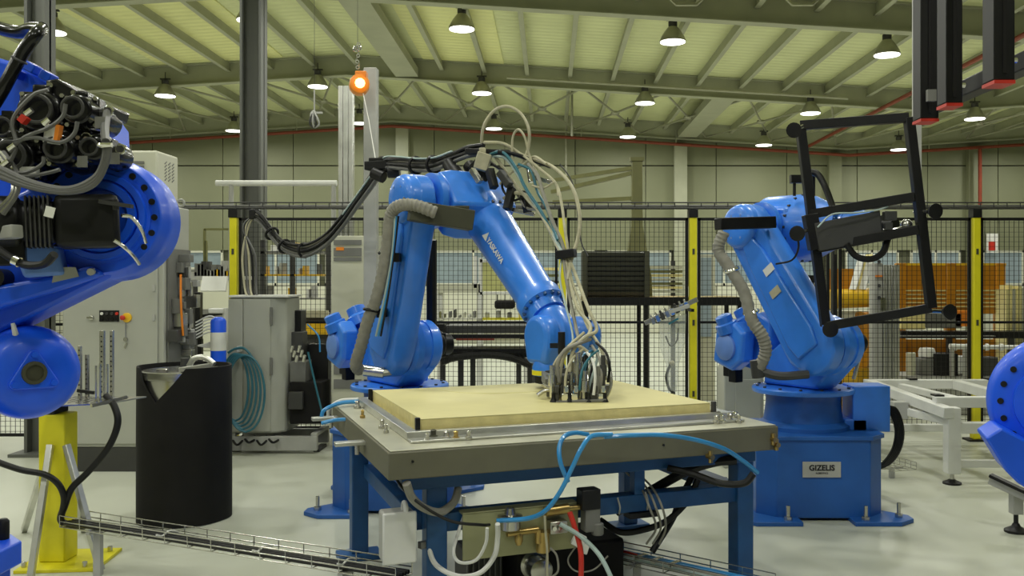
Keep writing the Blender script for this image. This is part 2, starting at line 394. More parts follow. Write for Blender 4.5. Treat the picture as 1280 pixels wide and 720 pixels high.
def robot_arm(t, M, S, E, Wp, fy=.2, ly=-.27, base_top=.86, fr=(.165, .125)):
    """S, E, Wp: shoulder, elbow, wrist as (forward, up); the lower arm runs at side ly, the forearm at side fy"""
    B = 'robot_blue'; Yx = (0, 1, 0)
    P = lambda q, y: V((q[0], y, q[1]))
    # fixed base casting and turntable
    b = MB(M); b.lathe((0, 0, .60), (0, 0, 1), [(.34, 0), (.34, .03), (.29, .06), (.27, .2), (.28, .26)], 32); b.build('base_casting', 'pedestal_blue', t)
    b = MB(M); b.lathe((0, 0, base_top), (0, 0, 1), [(.30, 0), (.37, .005), (.375, .012), (.375, .035), (.365, .045), (.2, .047)], 40); ft = b.build('turntable', B, t)
    b = MB(M); bolts(b, (0, 0, base_top+.045), (0, 0, 1), .335, 14, .012, .01); b.build('flange_bolts', 'dark_grey', ft, kind='stuff')
    # swivel column, drawn as a casting rising to the shoulder
    sa, sz = S
    poly = hull2([(-.26, base_top+.045), (.26, base_top+.045)]+circ((sa, sz), .175, 20)+[(-.24, 1.12), (-.10, 1.22)])
    b = MB(M); b.prism(poly, (0, 0, 0), (1, 0, 0), (0, 0, 1), -.06, .17, .05); b.build('swivel_column', B, t, .015)
    b = MB(M); b.prism(hull2([(-.22, .93), (.2, .93), (-.26, 1.2), (-.15, 1.34), (.1, 1.25)]), (0, 0, 0), (1, 0, 0), (0, 0, 1), -.15, -.06, .06); b.build('swivel_cheek', B, t, .012)
    b = MB(M); b.lathe(P(S, -.20), Yx, [(.2, 0), (.215, .03), (.215, .08), (.165, .085), (.165, .16), (.185, .165), (.185, .225), (.14, .24), (.12, .26)], 28); b.build('shoulder_drum', B, t, 0, 22)
    b = MB(M); b.lathe(P(S, .05), Yx, [(.11, 0), (.11, .06), (.08, .08), (.08, .15), (.05, .16)], 18); b.bb(P(S, .07)-V((.08, 0, .09)), P(S, .13)+V((.08, 0, .09))); b.build('shoulder_motor', 'black', t, .006)
    # rear swivel motor housing
    b = MB(M); b.prism([(-.62, 1.03), (-.28, .98), (-.18, 1.08), (-.16, 1.40), (-.30, 1.46), (-.56, 1.38)], (0, 0, 0), (1, 0, 0), (0, 0, 1), -.20, .16, .08); b.build('rear_housing', B, t, .02)
    b = MB(M); b.lathe((-.42, -.12, 1.34), (-.4, -.2, .9), [(.1, 0), (.1, .07), (.075, .09), (.075, .15), (.05, .16)], 18); b.build('rear_cap', 'robot_blue', t)
    b = MB(M); b.lathe((-.52, .0, 1.18), (-1, 0, .15), [(.12, 0), (.12, .08), (.085, .10), (.085, .20), (.06, .21)], 18); b.build('swivel_motor', B, t)
    b = MB(M); b.prism([(-.62, 1.06), (-.42, 1.00), (-.30, 1.08), (-.28, 1.30), (-.38, 1.38), (-.58, 1.34)], (0, 0, 0), (1, 0, 0), (0, 0, 1), .20, .34, .10); mh = b.build('motor_housing', B, t, .012, 25)
    b = MB(M); b.lathe((-.47, -.30, 1.30), (-.15, -.35, .9), [(.085, 0), (.085, .07), (.065, .08), (.065, .13), (.045, .14)], 14); b.build('motor_cap', B, mh, 0, 25)
    b = MB(M); b.lathe((-.46, -.33, 1.18), (0, -1, 0), [(.10, 0), (.10, .03), (.07, .045), (.03, .05)], 18); b.build('housing_cover', 'robot_light', mh, 0, 25)
    b = MB(M); b.box((-.56, -.18, 1.02), (.1, .1, .16)); b.box((-.5, -.2, .95), (.08, .08, .1)); b.build('connector_block', 'black', t, .006)
    # lower arm
    d = (V((E[0]-S[0], E[1]-S[1]))); L = d.length; d = d/L; nrm = V((-d.y, d.x))
    q = lambda u, v: (S[0]+d.x*u+nrm.x*v, S[1]+d.y*u+nrm.y*v)
    poly = hull2(circ(S, .215, 24)+[q(.36*L, .20), q(.36*L, -.20)]+circ(E, .175, 20))
    b = MB(M); b.prism(poly, (0, 0, 0), (1, 0, 0), (0, 0, 1), -(ly+.085), -(ly-.10), .10); la = b.build('lower_arm', B, t, .02)
    # flat raised face panel and round joint covers of the lower arm
    poly = [q(-.05, .10), q(.08, .13), q(.30*L, .115), q(.75*L, .09), q(.86*L, .06), q(.86*L, -.06), q(.75*L, -.09), q(.30*L, -.115), q(.08, -.13), q(-.05, -.10)]
    b = MB(M); b.prism(poly, (0, 0, 0), (1, 0, 0), (0, 0, 1), -(ly-.09), -(ly-.122), .0); b.build('arm_rib', B, la, .012)
    b = MB(M); b.lathe(P(E, ly-.15), Yx, [(.06, 0), (.13, .003), (.158, .02), (.172, .05), (.172, .20)], 30); b.build('elbow_cap', B, la)
    b = MB(M); bolts(b, P(E, ly-.142), (0, -1, 0), .095, 6, .01, .008); b.build('cap_bolts', 'robot_light', la, kind='stuff')
    # elbow flange and forearm housing
    b = MB(M); b.lathe(P(E, ly+.09), Yx, [(.15, 0), (.195, .01), (.195, .05), (.165, .06), (.165, .09)], 32); b.build('elbow_ring', B, t)
    f = V((Wp[0]-E[0], Wp[1]-E[1])); FL = f.length; f = f/FL
    fa = V((f.x, 0, f.y)); up = V((-f.y, 0, f.x))
    ec = P(E, fy)
    poly = hull2(circ((0, 0), .185, 24)+[(.22, .16), (.22, -.16), (-.16, .17), (-.18, -.05)])
    b = MB(M); b.prism([(a, c) for a, c in poly], P(E, 0), fa, up, -(fy+.19), -(ly+.17), .10); b.build('elbow_housing', B, t, .02)
    # forearm
    b = MB(M); r0, r1 = fr
    b.lathe(ec, fa, [(.14, -.17), (r0+.012, -.15), (r0+.012, .18), (r0, .2), (r0*.99, .25), (r1+.012, FL*.72), (r1+.03, FL*.74), (r1+.03, FL*.80), (r1, FL*.81), (r1*.97, FL*.86)], 32)
    fo = b.build('forearm', B, t)
    b = MB(M); bolts(b, ec+fa*.18, -fa*-1, r0+.004, 18, .011, .02); b.build('flange_bolts', 'dark_grey', fo, kind='stuff')
    b = MB(M); bolts(b, ec+fa*(FL*.80), fa, r1+.014, 16, .012, .018); b.build('flange_bolts', 'table_blue', fo, kind='stuff')
    # three wrist motors behind the elbow
    for k, (v_, u_) in enumerate(((-.09, .06), (.09, .06), (0, -.09))):
        o = ec-fa*.15+V((0, v_, 0))+up*u_
        b = MB(M); b.lathe(o, -fa, [(.065, 0), (.065, .14), (.05, .15), (.05, .24), (.03, .25)], 14); b.build('wrist_motor', 'black', t)
    return dict(ec=ec, fa=fa, up=up, FL=FL)
def hose(name, pts, r, m, parent, n=8, res=6, ribbed=False):
    return MB().tube(pts, corr(r, .07) if ribbed else r, n, res).build(name, m, parent)

# ---------------------------------------------------------------- central robot
O = V((-1.155, 7.1, 0)); ang = math.atan2(-.8, .6)
t = thing('industrial_robot', 'blue six-axis industrial robot reaching over the wooden panel in the middle', 'robot', O)
M = MX.Translation(O) @ MX.Rotation(ang, 4, 'Z')
pedestal(t, O.x, O.y)
S, E, Wp = (.40, 1.22), (.76, 2.25), (1.76, 1.345)
R = robot_arm(t, M, S, E, Wp, fy=.22)
ec, fa, up, FL = R['ec'], R['fa'], R['up'], R['FL']
wp = ec+fa*FL
# wrist: a big yoke, side lobes and a downward tool flange
b = MB(M); b.lathe(wp-fa*.19, fa, [(.10, 0), (.115, .03), (.12, .08), (.115, .18), (.10, .26), (.06, .30)], 24); b.build('wrist_body', 'robot_blue', t)
b = MB(M); b.prism(hull2(circ((0, .02), .135, 20)+[(-.10, -.155), (.10, -.155), (.13, -.06)]), wp+V((-.05, -.07, -.02)), (1, 0, 0), (0, 0, 1), -.02, .11, .16); b.build('wrist_yoke', 'robot_blue', t, .02)
b = MB(M); b.lathe(wp+V((.04, .03, .0)), (.35, 1, 0), [(.10, 0), (.125, .03), (.125, .09), (.10, .12), (.10, .17), (.07, .19)], 24); lb = b.build('wrist_lobe', 'robot_blue', t)
b = MB(M); bolts(b, wp+V((.04+.035, .03+.09, 0)), (.35, 1, 0), .112, 12, .009, .03); b.build('lobe_bolts', 'table_blue', lb, kind='stuff')
fl = wp+V((-.03, -.08, -.21))
b = MB(M); b.lathe(fl, (0, 0, -1), [(.09, -.06), (.105, -.02), (.105, .03), (.09, .04)], 24); b.build('tool_flange', 'robot_blue', t)
b = MB(M); b.lathe(fl, (0, 0, -1), [(.107, .0), (.107, .03)], 24); b.build('yellow_ring', 'yellow', t)
b = MB(M); b.lathe(fl+V((0, 0, -.03)), (0, 0, -1), [(.095, 0), (.095, .05), (.075, .055)], 20); b.build('tool_changer', 'black', t)
b = MB(); b.cyl(W(702, 415, 5.50), W(702, 448, 5.50), .022, n=14); b.cyl(W(702, 448, 5.50), W(702, 470, 5.50), .016, n=12); b.bar(W(690, 432, 5.6), W(702, 432, 5.5), .03, .03); b.build('sensor_barrel', 'black', t)
# lettering along the forearm facing the camera side
wfa = (M.to_3x3() @ fa).normalized(); wc = M @ (ec+fa*.50)
toc = (V((0, 0, HC))-wc).normalized(); nrm = (toc-wfa*toc.dot(wfa)).normalized(); uy = nrm.cross(wfa).normalized()
nrm = (nrm*cos(.45)-uy*sin(.45)).normalized(); uy = nrm.cross(wfa).normalized()
rr = .165+(.137-.165)*((.50-.25)/(FL*.72-.25))
fo = [c for c in t.children if c.name.startswith('forearm')][0]
text('YASKAWA', 'lettering', 'white', fo, wc+nrm*(rr+.004)+wfa*.08, wfa, uy, .05, bold=.001)
b = MB(); c0 = wc+nrm*(rr+.003)-wfa*.07; b.prism([(-.03, -.02), (.03, -.02), (0, .035)], c0, wfa, uy, 0, .004); b.build('triangle_mark', 'white', fo)
# hose guard at the elbow and corrugated hose along the lower arm
b = MB(); b.bar(W(512, 263, 6.08), W(590, 276, 6.22), .12, .135); b.build('hose_guard', 'olive_dark', t, .006)
b = MB(); b.bar(W(506, 262, 6.05), W(513, 252, 6.05), .05, .10); b.bar(W(560, 262, 6.15), W(586, 262, 6.2), .04, .05); b.build('guard_lip', 'olive_dark', t, .004)
hp = [W(545, 266, 6.04), W(520, 257, 6.03), W(500, 257, 6.05), W(489, 268, 6.1), W(485, 300, 6.15), W(479, 340, 6.2), W(470, 375, 6.25), W(460, 400, 6.3), W(452, 430, 6.35), W(445, 455, 6.42), W(450, 463, 6.5)]
hose('corrugated_hose', hp, .042, 'hose_grey', t, 10, 9, True)
for pts in (W(483, 318, 6.2), W(464, 388, 6.28)):
    b = MB(); b.torus(pts, (.2, .1, 1), .047, .012, 16, 6); b.box(pts+V((.06, .1, -.02)), (.05, .2, .06)); b.build('hose_clamp', 'black', t)
b = MB(); b.tube([W(452, 462, 6.5), W(475, 466, 6.5), W(500, 462, 6.55)], .03, 8); b.cyl(W(455, 463, 6.5), W(480, 466, 6.5), .04, n=10); b.build('hose_connector', 'steel', t)
for k in range(3):
    hose('side_cable', [W(494+k*2, 270, 6.08), W(490+k, 320, 6.13), W(481+k*2, 370, 6.21), W(470+k*3, 420, 6.31)], .008, ['hose_clear', 'hose_blue', 'black'][k], t, 6)
b = MB(); b.tube([W(541, 300, 6.75), W(541, 440, 6.9)], .03, smooth=False); b.tube([W(536, 290, 6.75), W(536, 440, 6.9)], .018, smooth=False); b.build('rear_cable', 'black', t)

# ---------------------------------------------------------------- hoses dressed over the central robot
t = thing('hose_bundle', 'tangle of cream and grey hoses dressed over the central robot forearm', 'hoses', W(640, 260, 6.5))
random.seed(11)
hb = [  # pixel paths with distance
 ([(604, 228, 6.55), (602, 190, 6.55), (604, 160, 6.5), (617, 139, 6.5), (634, 133, 6.5), (651, 142, 6.45), (661, 162, 6.4), (660, 186, 6.4), (652, 205, 6.4)], .016, 'hose_cream'),
 ([(640, 200, 6.4), (641, 172, 6.4), (648, 162, 6.35), (656, 172, 6.3), (662, 195, 6.3), (675, 225, 6.2)], .012, 'hose_cream'),
 ([(605, 178, 6.5), (630, 180, 6.45), (655, 195, 6.4), (690, 208, 6.2), (714, 232, 6.0), (724, 265, 5.9), (723, 295, 5.85), (714, 325, 5.8), (709, 350, 5.7)], .018, 'hose_cream'),
 ([(612, 193, 6.5), (628, 190, 6.4), (645, 210, 6.3), (657, 235, 6.2), (675, 262, 6.1), (690, 290, 6.0), (706, 318, 5.85)], .016, 'hose_teal'),
 ([(615, 195, 6.5), (632, 198, 6.4), (648, 220, 6.3), (665, 250, 6.2), (684, 280, 6.05), (703, 316, 5.85)], .014, 'hose_clear'),
 ([(660, 205, 6.3), (672, 220, 6.2), (680, 245, 6.1), (690, 275, 6.0), (703, 305, 5.9), (708, 330, 5.8)], .018, 'hose_grey'),
 ([(655, 195, 6.35), (676, 212, 6.2), (695, 230, 6.1), (702, 255, 6.0), (706, 285, 5.9), (711, 320, 5.8)], .014, 'hose_cream'),
 ([(625, 230, 6.45), (640, 215, 6.4), (655, 205, 6.35), (668, 196, 6.3), (683, 205, 6.2)], .014, 'hose_cream'),
 ([(620, 197, 6.5), (640, 225, 6.35), (660, 250, 6.25), (676, 268, 6.1), (694, 300, 5.95), (704, 325, 5.85)], .016, 'hose_cream'),
 ([(630, 248, 6.4), (640, 242, 6.35), (655, 243, 6.3), (670, 258, 6.2), (686, 285, 6.05), (702, 318, 5.85)], .02, 'hose_cream'),
 ([(665, 232, 6.2), (680, 235, 6.15), (694, 228, 6.1), (698, 245, 6.05)], .01, 'hose_cream'),
 ([(622, 190, 6.4), (640, 192, 6.4), (665, 200, 6.35), (688, 208, 6.25)], .022, 'black'),
 ([(706, 320, 5.82), (712, 352, 5.7), (722, 385, 5.55), (738, 408, 5.4), (730, 425, 5.3), (712, 435, 5.25), (702, 455, 5.25), (699, 480, 5.22)], .016, 'hose_cream'),
 ([(710, 320, 5.82), (722, 350, 5.7), (735, 385, 5.5), (746, 412, 5.4), (730, 422, 5.3), (716, 440, 5.25), (712, 465, 5.22)], .016, 'hose_cream'),
 ([(704, 320, 5.82), (708, 350, 5.7), (715, 385, 5.6), (720, 410, 5.5), (726, 440, 5.3), (722, 470, 5.25)], .016, 'hose_grey'),
 ([(708, 322, 5.82), (716, 355, 5.7), (724, 375, 5.6), (733, 405, 5.45), (748, 430, 5.3), (756, 450, 5.25), (757, 475, 5.22)], .013, 'hose_cream'),
 ([(702, 322, 5.82), (700, 350, 5.75), (708, 385, 5.6), (716, 420, 5.45), (712, 440, 5.35)], .010, 'hose_clear'),
 ([(740, 438, 5.3), (728, 445, 5.28), (720, 465, 5.25), (716, 495, 5.2)], .009, 'hose_blue'),
 ([(744, 436, 5.3), (736, 448, 5.27), (730, 470, 5.22), (728, 495, 5.2)], .008, 'hose_teal'),
 ([(748, 440, 5.28), (745, 455, 5.22), (738, 478, 5.18), (734, 496, 5.15)], .011, 'hose_clear'),
 ([(700, 445, 5.25), (710, 435, 5.25), (724, 433, 5.25), (735, 440, 5.25)], .013, 'hose_cream'),
]
hb += [
 ([(699, 478, 5.2), (697, 455, 5.2), (706, 438, 5.22), (722, 430, 5.25), (738, 424, 5.35)], .016, 'hose_grey'),
 ([(690, 488, 5.2), (688, 470, 5.22), (696, 450, 5.25), (712, 432, 5.3), (730, 416, 5.4)], .014, 'hose_cream'),
 ([(760, 478, 5.2), (762, 458, 5.2), (757, 440, 5.25), (745, 428, 5.3)], .012, 'black'),
 ([(750, 492, 5.15), (752, 468, 5.15), (749, 448, 5.2), (740, 432, 5.3)], .012, 'hose_grey'),
 ([(724, 488, 5.12), (728, 462, 5.14), (738, 446, 5.2), (748, 438, 5.25)], .010, 'hose_teal'),
 ([(706, 492, 5.12), (708, 466, 5.14), (716, 448, 5.2), (730, 436, 5.25)], .011, 'hose_cream'),
 ([(742, 494, 5.1), (744, 470, 5.12), (741, 452, 5.18), (733, 440, 5.25)], .012, 'white'),
 ([(600, 196, 6.5), (618, 206, 6.45), (638, 228, 6.4), (656, 258, 6.3), (670, 262, 6.2)], .014, 'hose_grey'),
 ([(648, 205, 6.3), (664, 214, 6.25), (672, 240, 6.2), (684, 262, 6.1), (697, 300, 5.9)], .014, 'hose_teal'),
 ([(614, 205, 6.45), (630, 215, 6.4), (628, 235, 6.4), (640, 250, 6.35), (655, 246, 6.3)], .013, 'black'),
 ([(700, 205, 6.2), (714, 225, 6.1), (720, 250, 6.0), (726, 300, 5.9), (735, 320, 5.85)], .007, 'dark_grey'),
]
for pts, r, m in hb: hose('hose', [W(*p) for p in pts], r*.68, m, t, 8, 7)
b = MB(); b.bar(W(697, 319, 5.82), W(719, 316, 5.78), .07, .055); lab(b.build('strap', 'black', t, .006), 'black strap')
b = MB(); b.bar(W(595, 200, 6.45), W(612, 205, 6.45), .09, .12); b.bar(W(603, 185, 6.45), W(604, 210, 6.45), .045, .05); b.build('hose_block', 'hose_cream', t, .006)
b = MB(); b.bar(W(585, 190, 6.6), W(640, 192, 6.5), .12, .04); b.bar(W(590, 205, 6.6), W(610, 226, 6.6), .12, .08); b.build('hose_carrier', 'black', t, .006)
for (a, c, m, wd) in (((625, 215), (637, 232), 'dark_grey', .05), ((640, 235), (634, 262), 'black', .05), ((655, 240), (660, 265), 'black', .05), ((660, 205), (664, 228), 'chrome', .03), ((668, 222), (690, 228), 'steel', .03), ((640, 262), (668, 268), 'steel', .03), ((590, 212), (600, 228), 'steel', .04), ((612, 212), (618, 235), 'black', .05)):
    MB().bar(W(a[0], a[1], 6.35), W(c[0], c[1], 6.3), wd, wd).build('fitting', m, t, .004)

# ---------------------------------------------------------------- vacuum tool under the wrist
t = thing('gripper_tool', 'metal gripping tool with many fittings resting on the wooden panel', 'gripper', W(722, 505, 5.2))
b = MB(); b.bar(W(683, 490, 5.3), W(762, 486, 5.3), .06, .05); b.bar(W(690, 503, 5.12), W(758, 500, 5.12), .03, .016)
b.bar(W(688, 470, 5.45), W(740, 470, 5.3), .10, .03); b.bar(W(685, 470, 5.55), W(690, 480, 5.35), .08, .06); b.build('base_frame', 'mid_grey', t, .003)
b = MB(); b.bar(W(688, 468, 5.55), W(735, 462, 5.28), .08, .05); b.build('tool_arm', 'dark_grey', t, .004)
random.seed(3)
for px in range(690, 762, 8):
    Y = 5.15+random.random()*.18; y0 = 440+random.random()*30
    b = MB(); r = .010+random.random()*.012
    b.cyl(W(px, y0, Y), W(px, 502-random.random()*8, Y), r, n=10); b.cyl(W(px, y0+12, Y), W(px, y0+26, Y), r*1.6, n=10); b.build('cylinder', random.choice(['steel', 'chrome', 'light_grey', 'dark_grey', 'steel', 'chrome']), t)
for px in (694, 706, 718, 742, 752):
    p = W(px, 497, 5.14); b = MB(); b.box(p, (.04, .05, .05)); b.box(p+V((.008, -.02, .05)), (.025, .03, .04)); b.build('valve_block', random.choice(['steel', 'chrome', 'dark_grey']), t, .004)
for px in (692, 712, 736, 756):
    p = W(px, 505, 5.12); b = MB(); b.lathe(V((p.x, p.y, 1.022)), (0, 0, 1), [(.022, 0), (.012, .02), (.012, .05)], 12); b.build('suction_cup', 'black', t)
for a in ((682, 488, 672, 496), (684, 484, 678, 482)):
    MB().tube([W(a[0]+10, a[1], 5.25), W(a[0], a[1], 5.25), W(a[2], a[3]-2, 5.25)], .012, 8).build('elbow_fitting', 'steel', t)
b = MB(); b.tube([W(755, 440, 5.3), W(762, 460, 5.25), W(763, 485, 5.22), W(752, 502, 5.2), W(735, 503, 5.2)], .010, 8); b.tube([W(740, 445, 5.3), W(735, 470, 5.2), W(731, 495, 5.15)], .010, 8); b.build('guard_rod', 'steel', t)

# ---------------------------------------------------------------- right robot
O = V((1.90, 6.9, 0)); ang = math.atan2(-.835, .55)
t = thing('industrial_robot', 'blue industrial robot on a plated pedestal holding a black suction frame', 'robot', O)
M = MX.Translation(O) @ MX.Rotation(ang, 4, 'Z')
pedestal(t, O.x+.03, O.y, plaque=True)
R = robot_arm(t, M, (.35, 1.24), (-.28, 2.10), (.42, 2.09), fy=.14, fr=(.25, .13))
ec, fa, FL = R['ec'], R['fa'], R['FL']
b = MB(M); wp = ec+fa*FL
b.lathe(wp-fa*.12, fa, [(.12, 0), (.125, .1), (.10, .16), (.10, .22)], 20); b.build('wrist_body', 'robot_blue', t)
b = MB(M); b.lathe(wp+fa*.10, fa, [(.07, 0), (.07, .08), (.05, .1), (.05, .18)], 18); b.build('tool_flange', 'black', t)
b = MB(); b.bar(W(897, 280, 6.55), W(966, 278, 6.7), .10, .085); b.build('hose_guard', 'black', t, .006)
b = MB(); b.bb(W(1066, 540, 6.75), W(1098, 478, 7.0)); b.bb(W(1056, 540, 6.75), W(1070, 518, 7.0)); b.build('connector_box', 'robot_blue', t, .008)
hp = [W(905, 290, 6.5), W(898, 312, 6.5), W(912, 335, 6.45), W(930, 365, 6.4), W(940, 400, 6.35), W(953, 420, 6.33), W(957, 440, 6.35), W(948, 462, 6.4)]
hose('corrugated_hose', hp, .042, 'hose_grey', t, 10, 9, True)
for p in (W(914, 337, 6.45), W(939, 390, 6.38)):
    b = MB(); b.torus(p, (.3, .1, -1), .048, .013, 14, 6); b.build('hose_clamp', 'chrome', t)
b = MB(); b.tube([W(950, 464, 6.4), W(975, 470, 6.38), W(1010, 468, 6.4)], .03, 8); b.cyl(W(945, 450, 6.4), W(948, 472, 6.4), .045, n=10); b.build('hose_connector', 'dark_grey', t)
b = MB(); b.tube([W(1010, 215, 6.7), W(1022, 218, 6.65), W(1032, 235, 6.6), W(1042, 262, 6.5)], .025, 8); b.cyl(W(993, 245, 6.9), W(993, 222, 6.9), .012, n=8); b.cyl(W(1017, 245, 6.8), W(1017, 218, 6.75), .012, n=8); b.bar(W(988, 224, 6.9), W(1002, 224, 6.9), .06, .06); b.build('cable_hoop', 'black', t)
for (px, py, s_, m) in ((961, 337, .05, 'paper'), (969, 365, .05, 'hose_cream')):
    p0 = W(px, py, 6.0); dirv = (p0-V((0, 0, HC))).normalized()
    # sticker on the rib face of the lower arm
    nn = M.to_3x3() @ V((0, -1, 0)); fc = M @ V((.35, -.27-.127, 1.24)); k = (fc-V((0, 0, HC))).dot(nn)/dirv.dot(nn); c0 = V((0, 0, HC))+dirv*k
    ex = M.to_3x3() @ V((-.63, 0, .86)).normalized(); ey = nn.cross(ex)
    b = MB(); b.prism([(-s_*.6, -s_), (s_*.6, -s_), (s_*.6, s_), (-s_*.6, s_)], c0, ex, ey, 0, .002); b.build('sticker', m, t)
b = MB(); b.cyl(W(1067, 474, 6.8), W(1075, 445, 6.8), .014, n=8); b.build('grease_rod', 'steel', t)
for k in range(5):
    hose('supply_cable', [W(1098, 500+k*4, 6.95), W(1110+k*2, 510, 6.95), W(1120+k*2, 535, 6.95), W(1117+k*2, 560, 7.0), W(1104+k*2, 579, 7.15), W(1086+k, 588, 7.35)], .014, 'black', t, 6)

# suction frame held by the right robot
t = thing('suction_frame', 'black tilted rectangular suction frame held by the right robot', 'gripper frame', W(1080, 410, 6.1))
Yf = 6.1; c = [(1000, 157, Yf+.1), (1136, 147, Yf-.1), (1164, 385, Yf-.1), (1032, 408, Yf+.1)]
def fb(a, b_, n_='frame_bar', w_=.06): return MB().bar(W(*a), W(*b_), w_, w_).build(n_, 'black', t, .004)
for i in range(4): fb(c[i], c[(i+1) % 4])
fb((1012, 268, Yf+.1), (1143, 246, Yf-.1)); fb((1020, 311, Yf+.1), (1148, 287, Yf-.1))
fb((1012, 268, Yf+.08), (1020, 312, Yf+.08), 'side_plate', .09)
P4 = [W(1018, 279, Yf+.03), W(1100, 263, Yf-.03), W(1104, 299, Yf-.03), W(1024, 314, Yf+.03)]
b = MB(); b.rings([[p for p in P4], [p+V((.01, .10, 0)) for p in P4]]); b.build('mounting_plate', 'dark_grey', t, .006)
P4 = [W(1018, 280, Yf+.0), W(1062, 272, Yf), W(1064, 305, Yf), W(1024, 313, Yf)]
for (px, py, qx, qy) in ((1143, 265, 1170, 264), (1160, 389, 1188, 390), (1003, 158, 992, 163), (1030, 408, 1038, 412), (1008, 288, 996, 292)):
    b = MB(); p0 = W(px, py, Yf-.02); p1 = W(qx, qy, Yf-.25); b.cyl(p0, p0.lerp(p1, .7), .014, n=8); s_ = b.build('cup_stem', 'chrome', t)
    d = (p1-p0).normalized(); b = MB(); b.lathe(p0.lerp(p1, .7), d, [(.018, 0), (.02, .03), (.045, .05), (.05, .07), (.042, .072)], 16); b.build('suction_cup', 'black', s_)
b = MB(); b.box(W(1112, 270, Yf-.05), (.08, .06, .06)); b.box(W(1110, 283, Yf-.05), (.05, .05, .05)); b.build('valve', 'dark_grey', t, .004)
b = MB(); b.ball(W(1133, 281, Yf-.05), .04); b.tube([W(1104, 287, Yf-.04), W(1120, 286, Yf-.06), W(1133, 281, Yf-.05)], .008); b.build('regulator', 'steel', t)
hose('cable_loop', [W(1058, 305, Yf), W(1070, 320, Yf), W(1088, 324, Yf-.05), W(1103, 316, Yf-.05), W(1110, 298, Yf)], .022, 'black', t)
hose('air_line', [W(1022, 284, Yf-.05), W(1040, 268, Yf-.06), W(1070, 266, Yf-.06), W(1098, 262, Yf-.06), W(1110, 258, Yf-.06)], .006, 'hose_clear', t, 6)
hose('air_line', [W(996, 291, Yf), W(998, 310, Yf+.1), W(990, 325, Yf+.2), W(970, 330, Yf+.3)], .007, 'black', t, 6)
# ---------------------------------------------------------------- near robot at the left edge
NB = 'near_blue'
O = V((-2.35, 3.15, 0))
t = thing('industrial_robot', 'large near blue robot at the left edge with black motors and bolted elbow disc', 'robot', O)
Yn = 3.0
ax = V((.17, -.98, .03)).normalized(); dc = W(126, 271, Yn); ax_x, ax_y = V((.98, .17, 0)), V((0, 0, 1))
Rw = .166
b = MB(); b.lathe(dc, -ax, [(.15, -.0), (.182, .0), (.188, .008), (.188, .035), (.2, .05), (.205, .09), (.205, .20), (.18, .22)], 56); disc = b.build('elbow_disc', NB, t, 0, 50)
b = MB(); b.lathe(dc+ax*.001, ax, [(.145, 0), (.14, .018), (.122, .02), (.118, .0)], 56); b.build('disc_step', NB, disc)
b = MB(); b.lathe(dc+ax*.001, ax, [(.118, 0), (.113, .03), (.09, .032), (.085, .0)], 56); b.build('disc_step', NB, disc)
b = MB(); b.lathe(dc, ax, [(.155, 0), (.155, .006), (.02, .008)], 40); b.build('disc_face', NB, disc)
for i in range(20):
    a = 2*PI*i/20; p = dc+(ax_x*cos(a)+ax_y*sin(a))*Rw
    MB().cyl(p-ax*.01, p+ax*.003, .0105, n=10).build('bolt_hole', 'black', disc)
# lower arm going down to the shoulder out of the picture
b = MB(); uz = V((0, 0, 1)); ux = V((.985, .17, 0)).normalized()
c2 = (-.72, -.37); b.prism(hull2(circ((0, 0), .19, 28)+circ(c2, .20, 24)), dc, ux, uz, -.26, -.03, .04); la = b.build('lower_arm', NB, t, .012)
pp = W(12, 348, Yn-.02); b = MB(); b.cyl(dc+ux*-.30+uz*-.20-ax*.03, dc+ux*-.30+uz*-.20+ax*.052, .03, n=16)
b.build('hole', 'black', la)
b = MB(); b.prism([(-.62, -.28), (-.16, -.20), (-.02, -.16), (.02, -.19), (-.10, -.235), (-.60, -.40)], dc, ux, uz, .0, .05, .0); b.build('arm_rib', NB, la, .012)
b = MB(); b.prism([(-.25, -.09), (-.11, -.10), (-.09, -.19), (-.21, -.20)], dc, ux, uz, .0, .07, .06); b.build('arm_pad', 'robot_light', la, .01)
b = MB(); b.prism([(-.13, -.215), (-.05, -.195), (-.06, -.165), (-.12, -.165)], dc, ux, uz, .05, .055); b.build('sticker', 'cabinet', la)
b = MB(); b.cyl(W(115, 339, Yn-.06), W(113, 340, Yn-.08), .012, n=8); b.build('grease_plug', 'light_grey', la)
b = MB(); b.cyl((-2.18, 2.9, 1.45), (-2.18, 3.2, 1.45), .26, n=32); b.bb((-2.6, 2.7, .80), (-2.0, 3.0, 1.4)); b.build('swivel_column', NB, t, .02)
# forearm block above the disc with its motors
b = MB()
fp = [(-120, 40), (20, 78), (48, 92), (92, 116), (118, 150), (122, 220), (60, 300), (-120, 300)]
b.rings([[W(x, y, Yn+.03) for x, y in fp], [W(x, y, Yn+.03)+V((0, .26, 0)) for x, y in fp]]); fo = b.build('forearm_block', NB, t, .015)
for (px, py) in ((42, 86), (62, 97), (22, 92)):
    b = MB(); b.bar(W(px-8, py-4, Yn), W(px+5, py+3, Yn), .05, .03); b.build('rib', NB, fo, .004)
b = MB(); fp = [(56, 100), (70, 98), (126, 128), (122, 142), (96, 136), (60, 116)]
b.rings([[W(x, y, Yn-.16) for x, y in fp], [W(x, y, Yn-.16)+V((0, .2, 0)) for x, y in fp]]); b.build('motor_cover', 'black_gloss', t, .006)
b = MB()
for (px, py) in ((62, 106), (92, 116)): b.cyl(W(px, py, Yn-.16), W(px, py, Yn-.175), .009, n=8)
b.build('cover_bolts', 'chrome', t, kind='stuff')
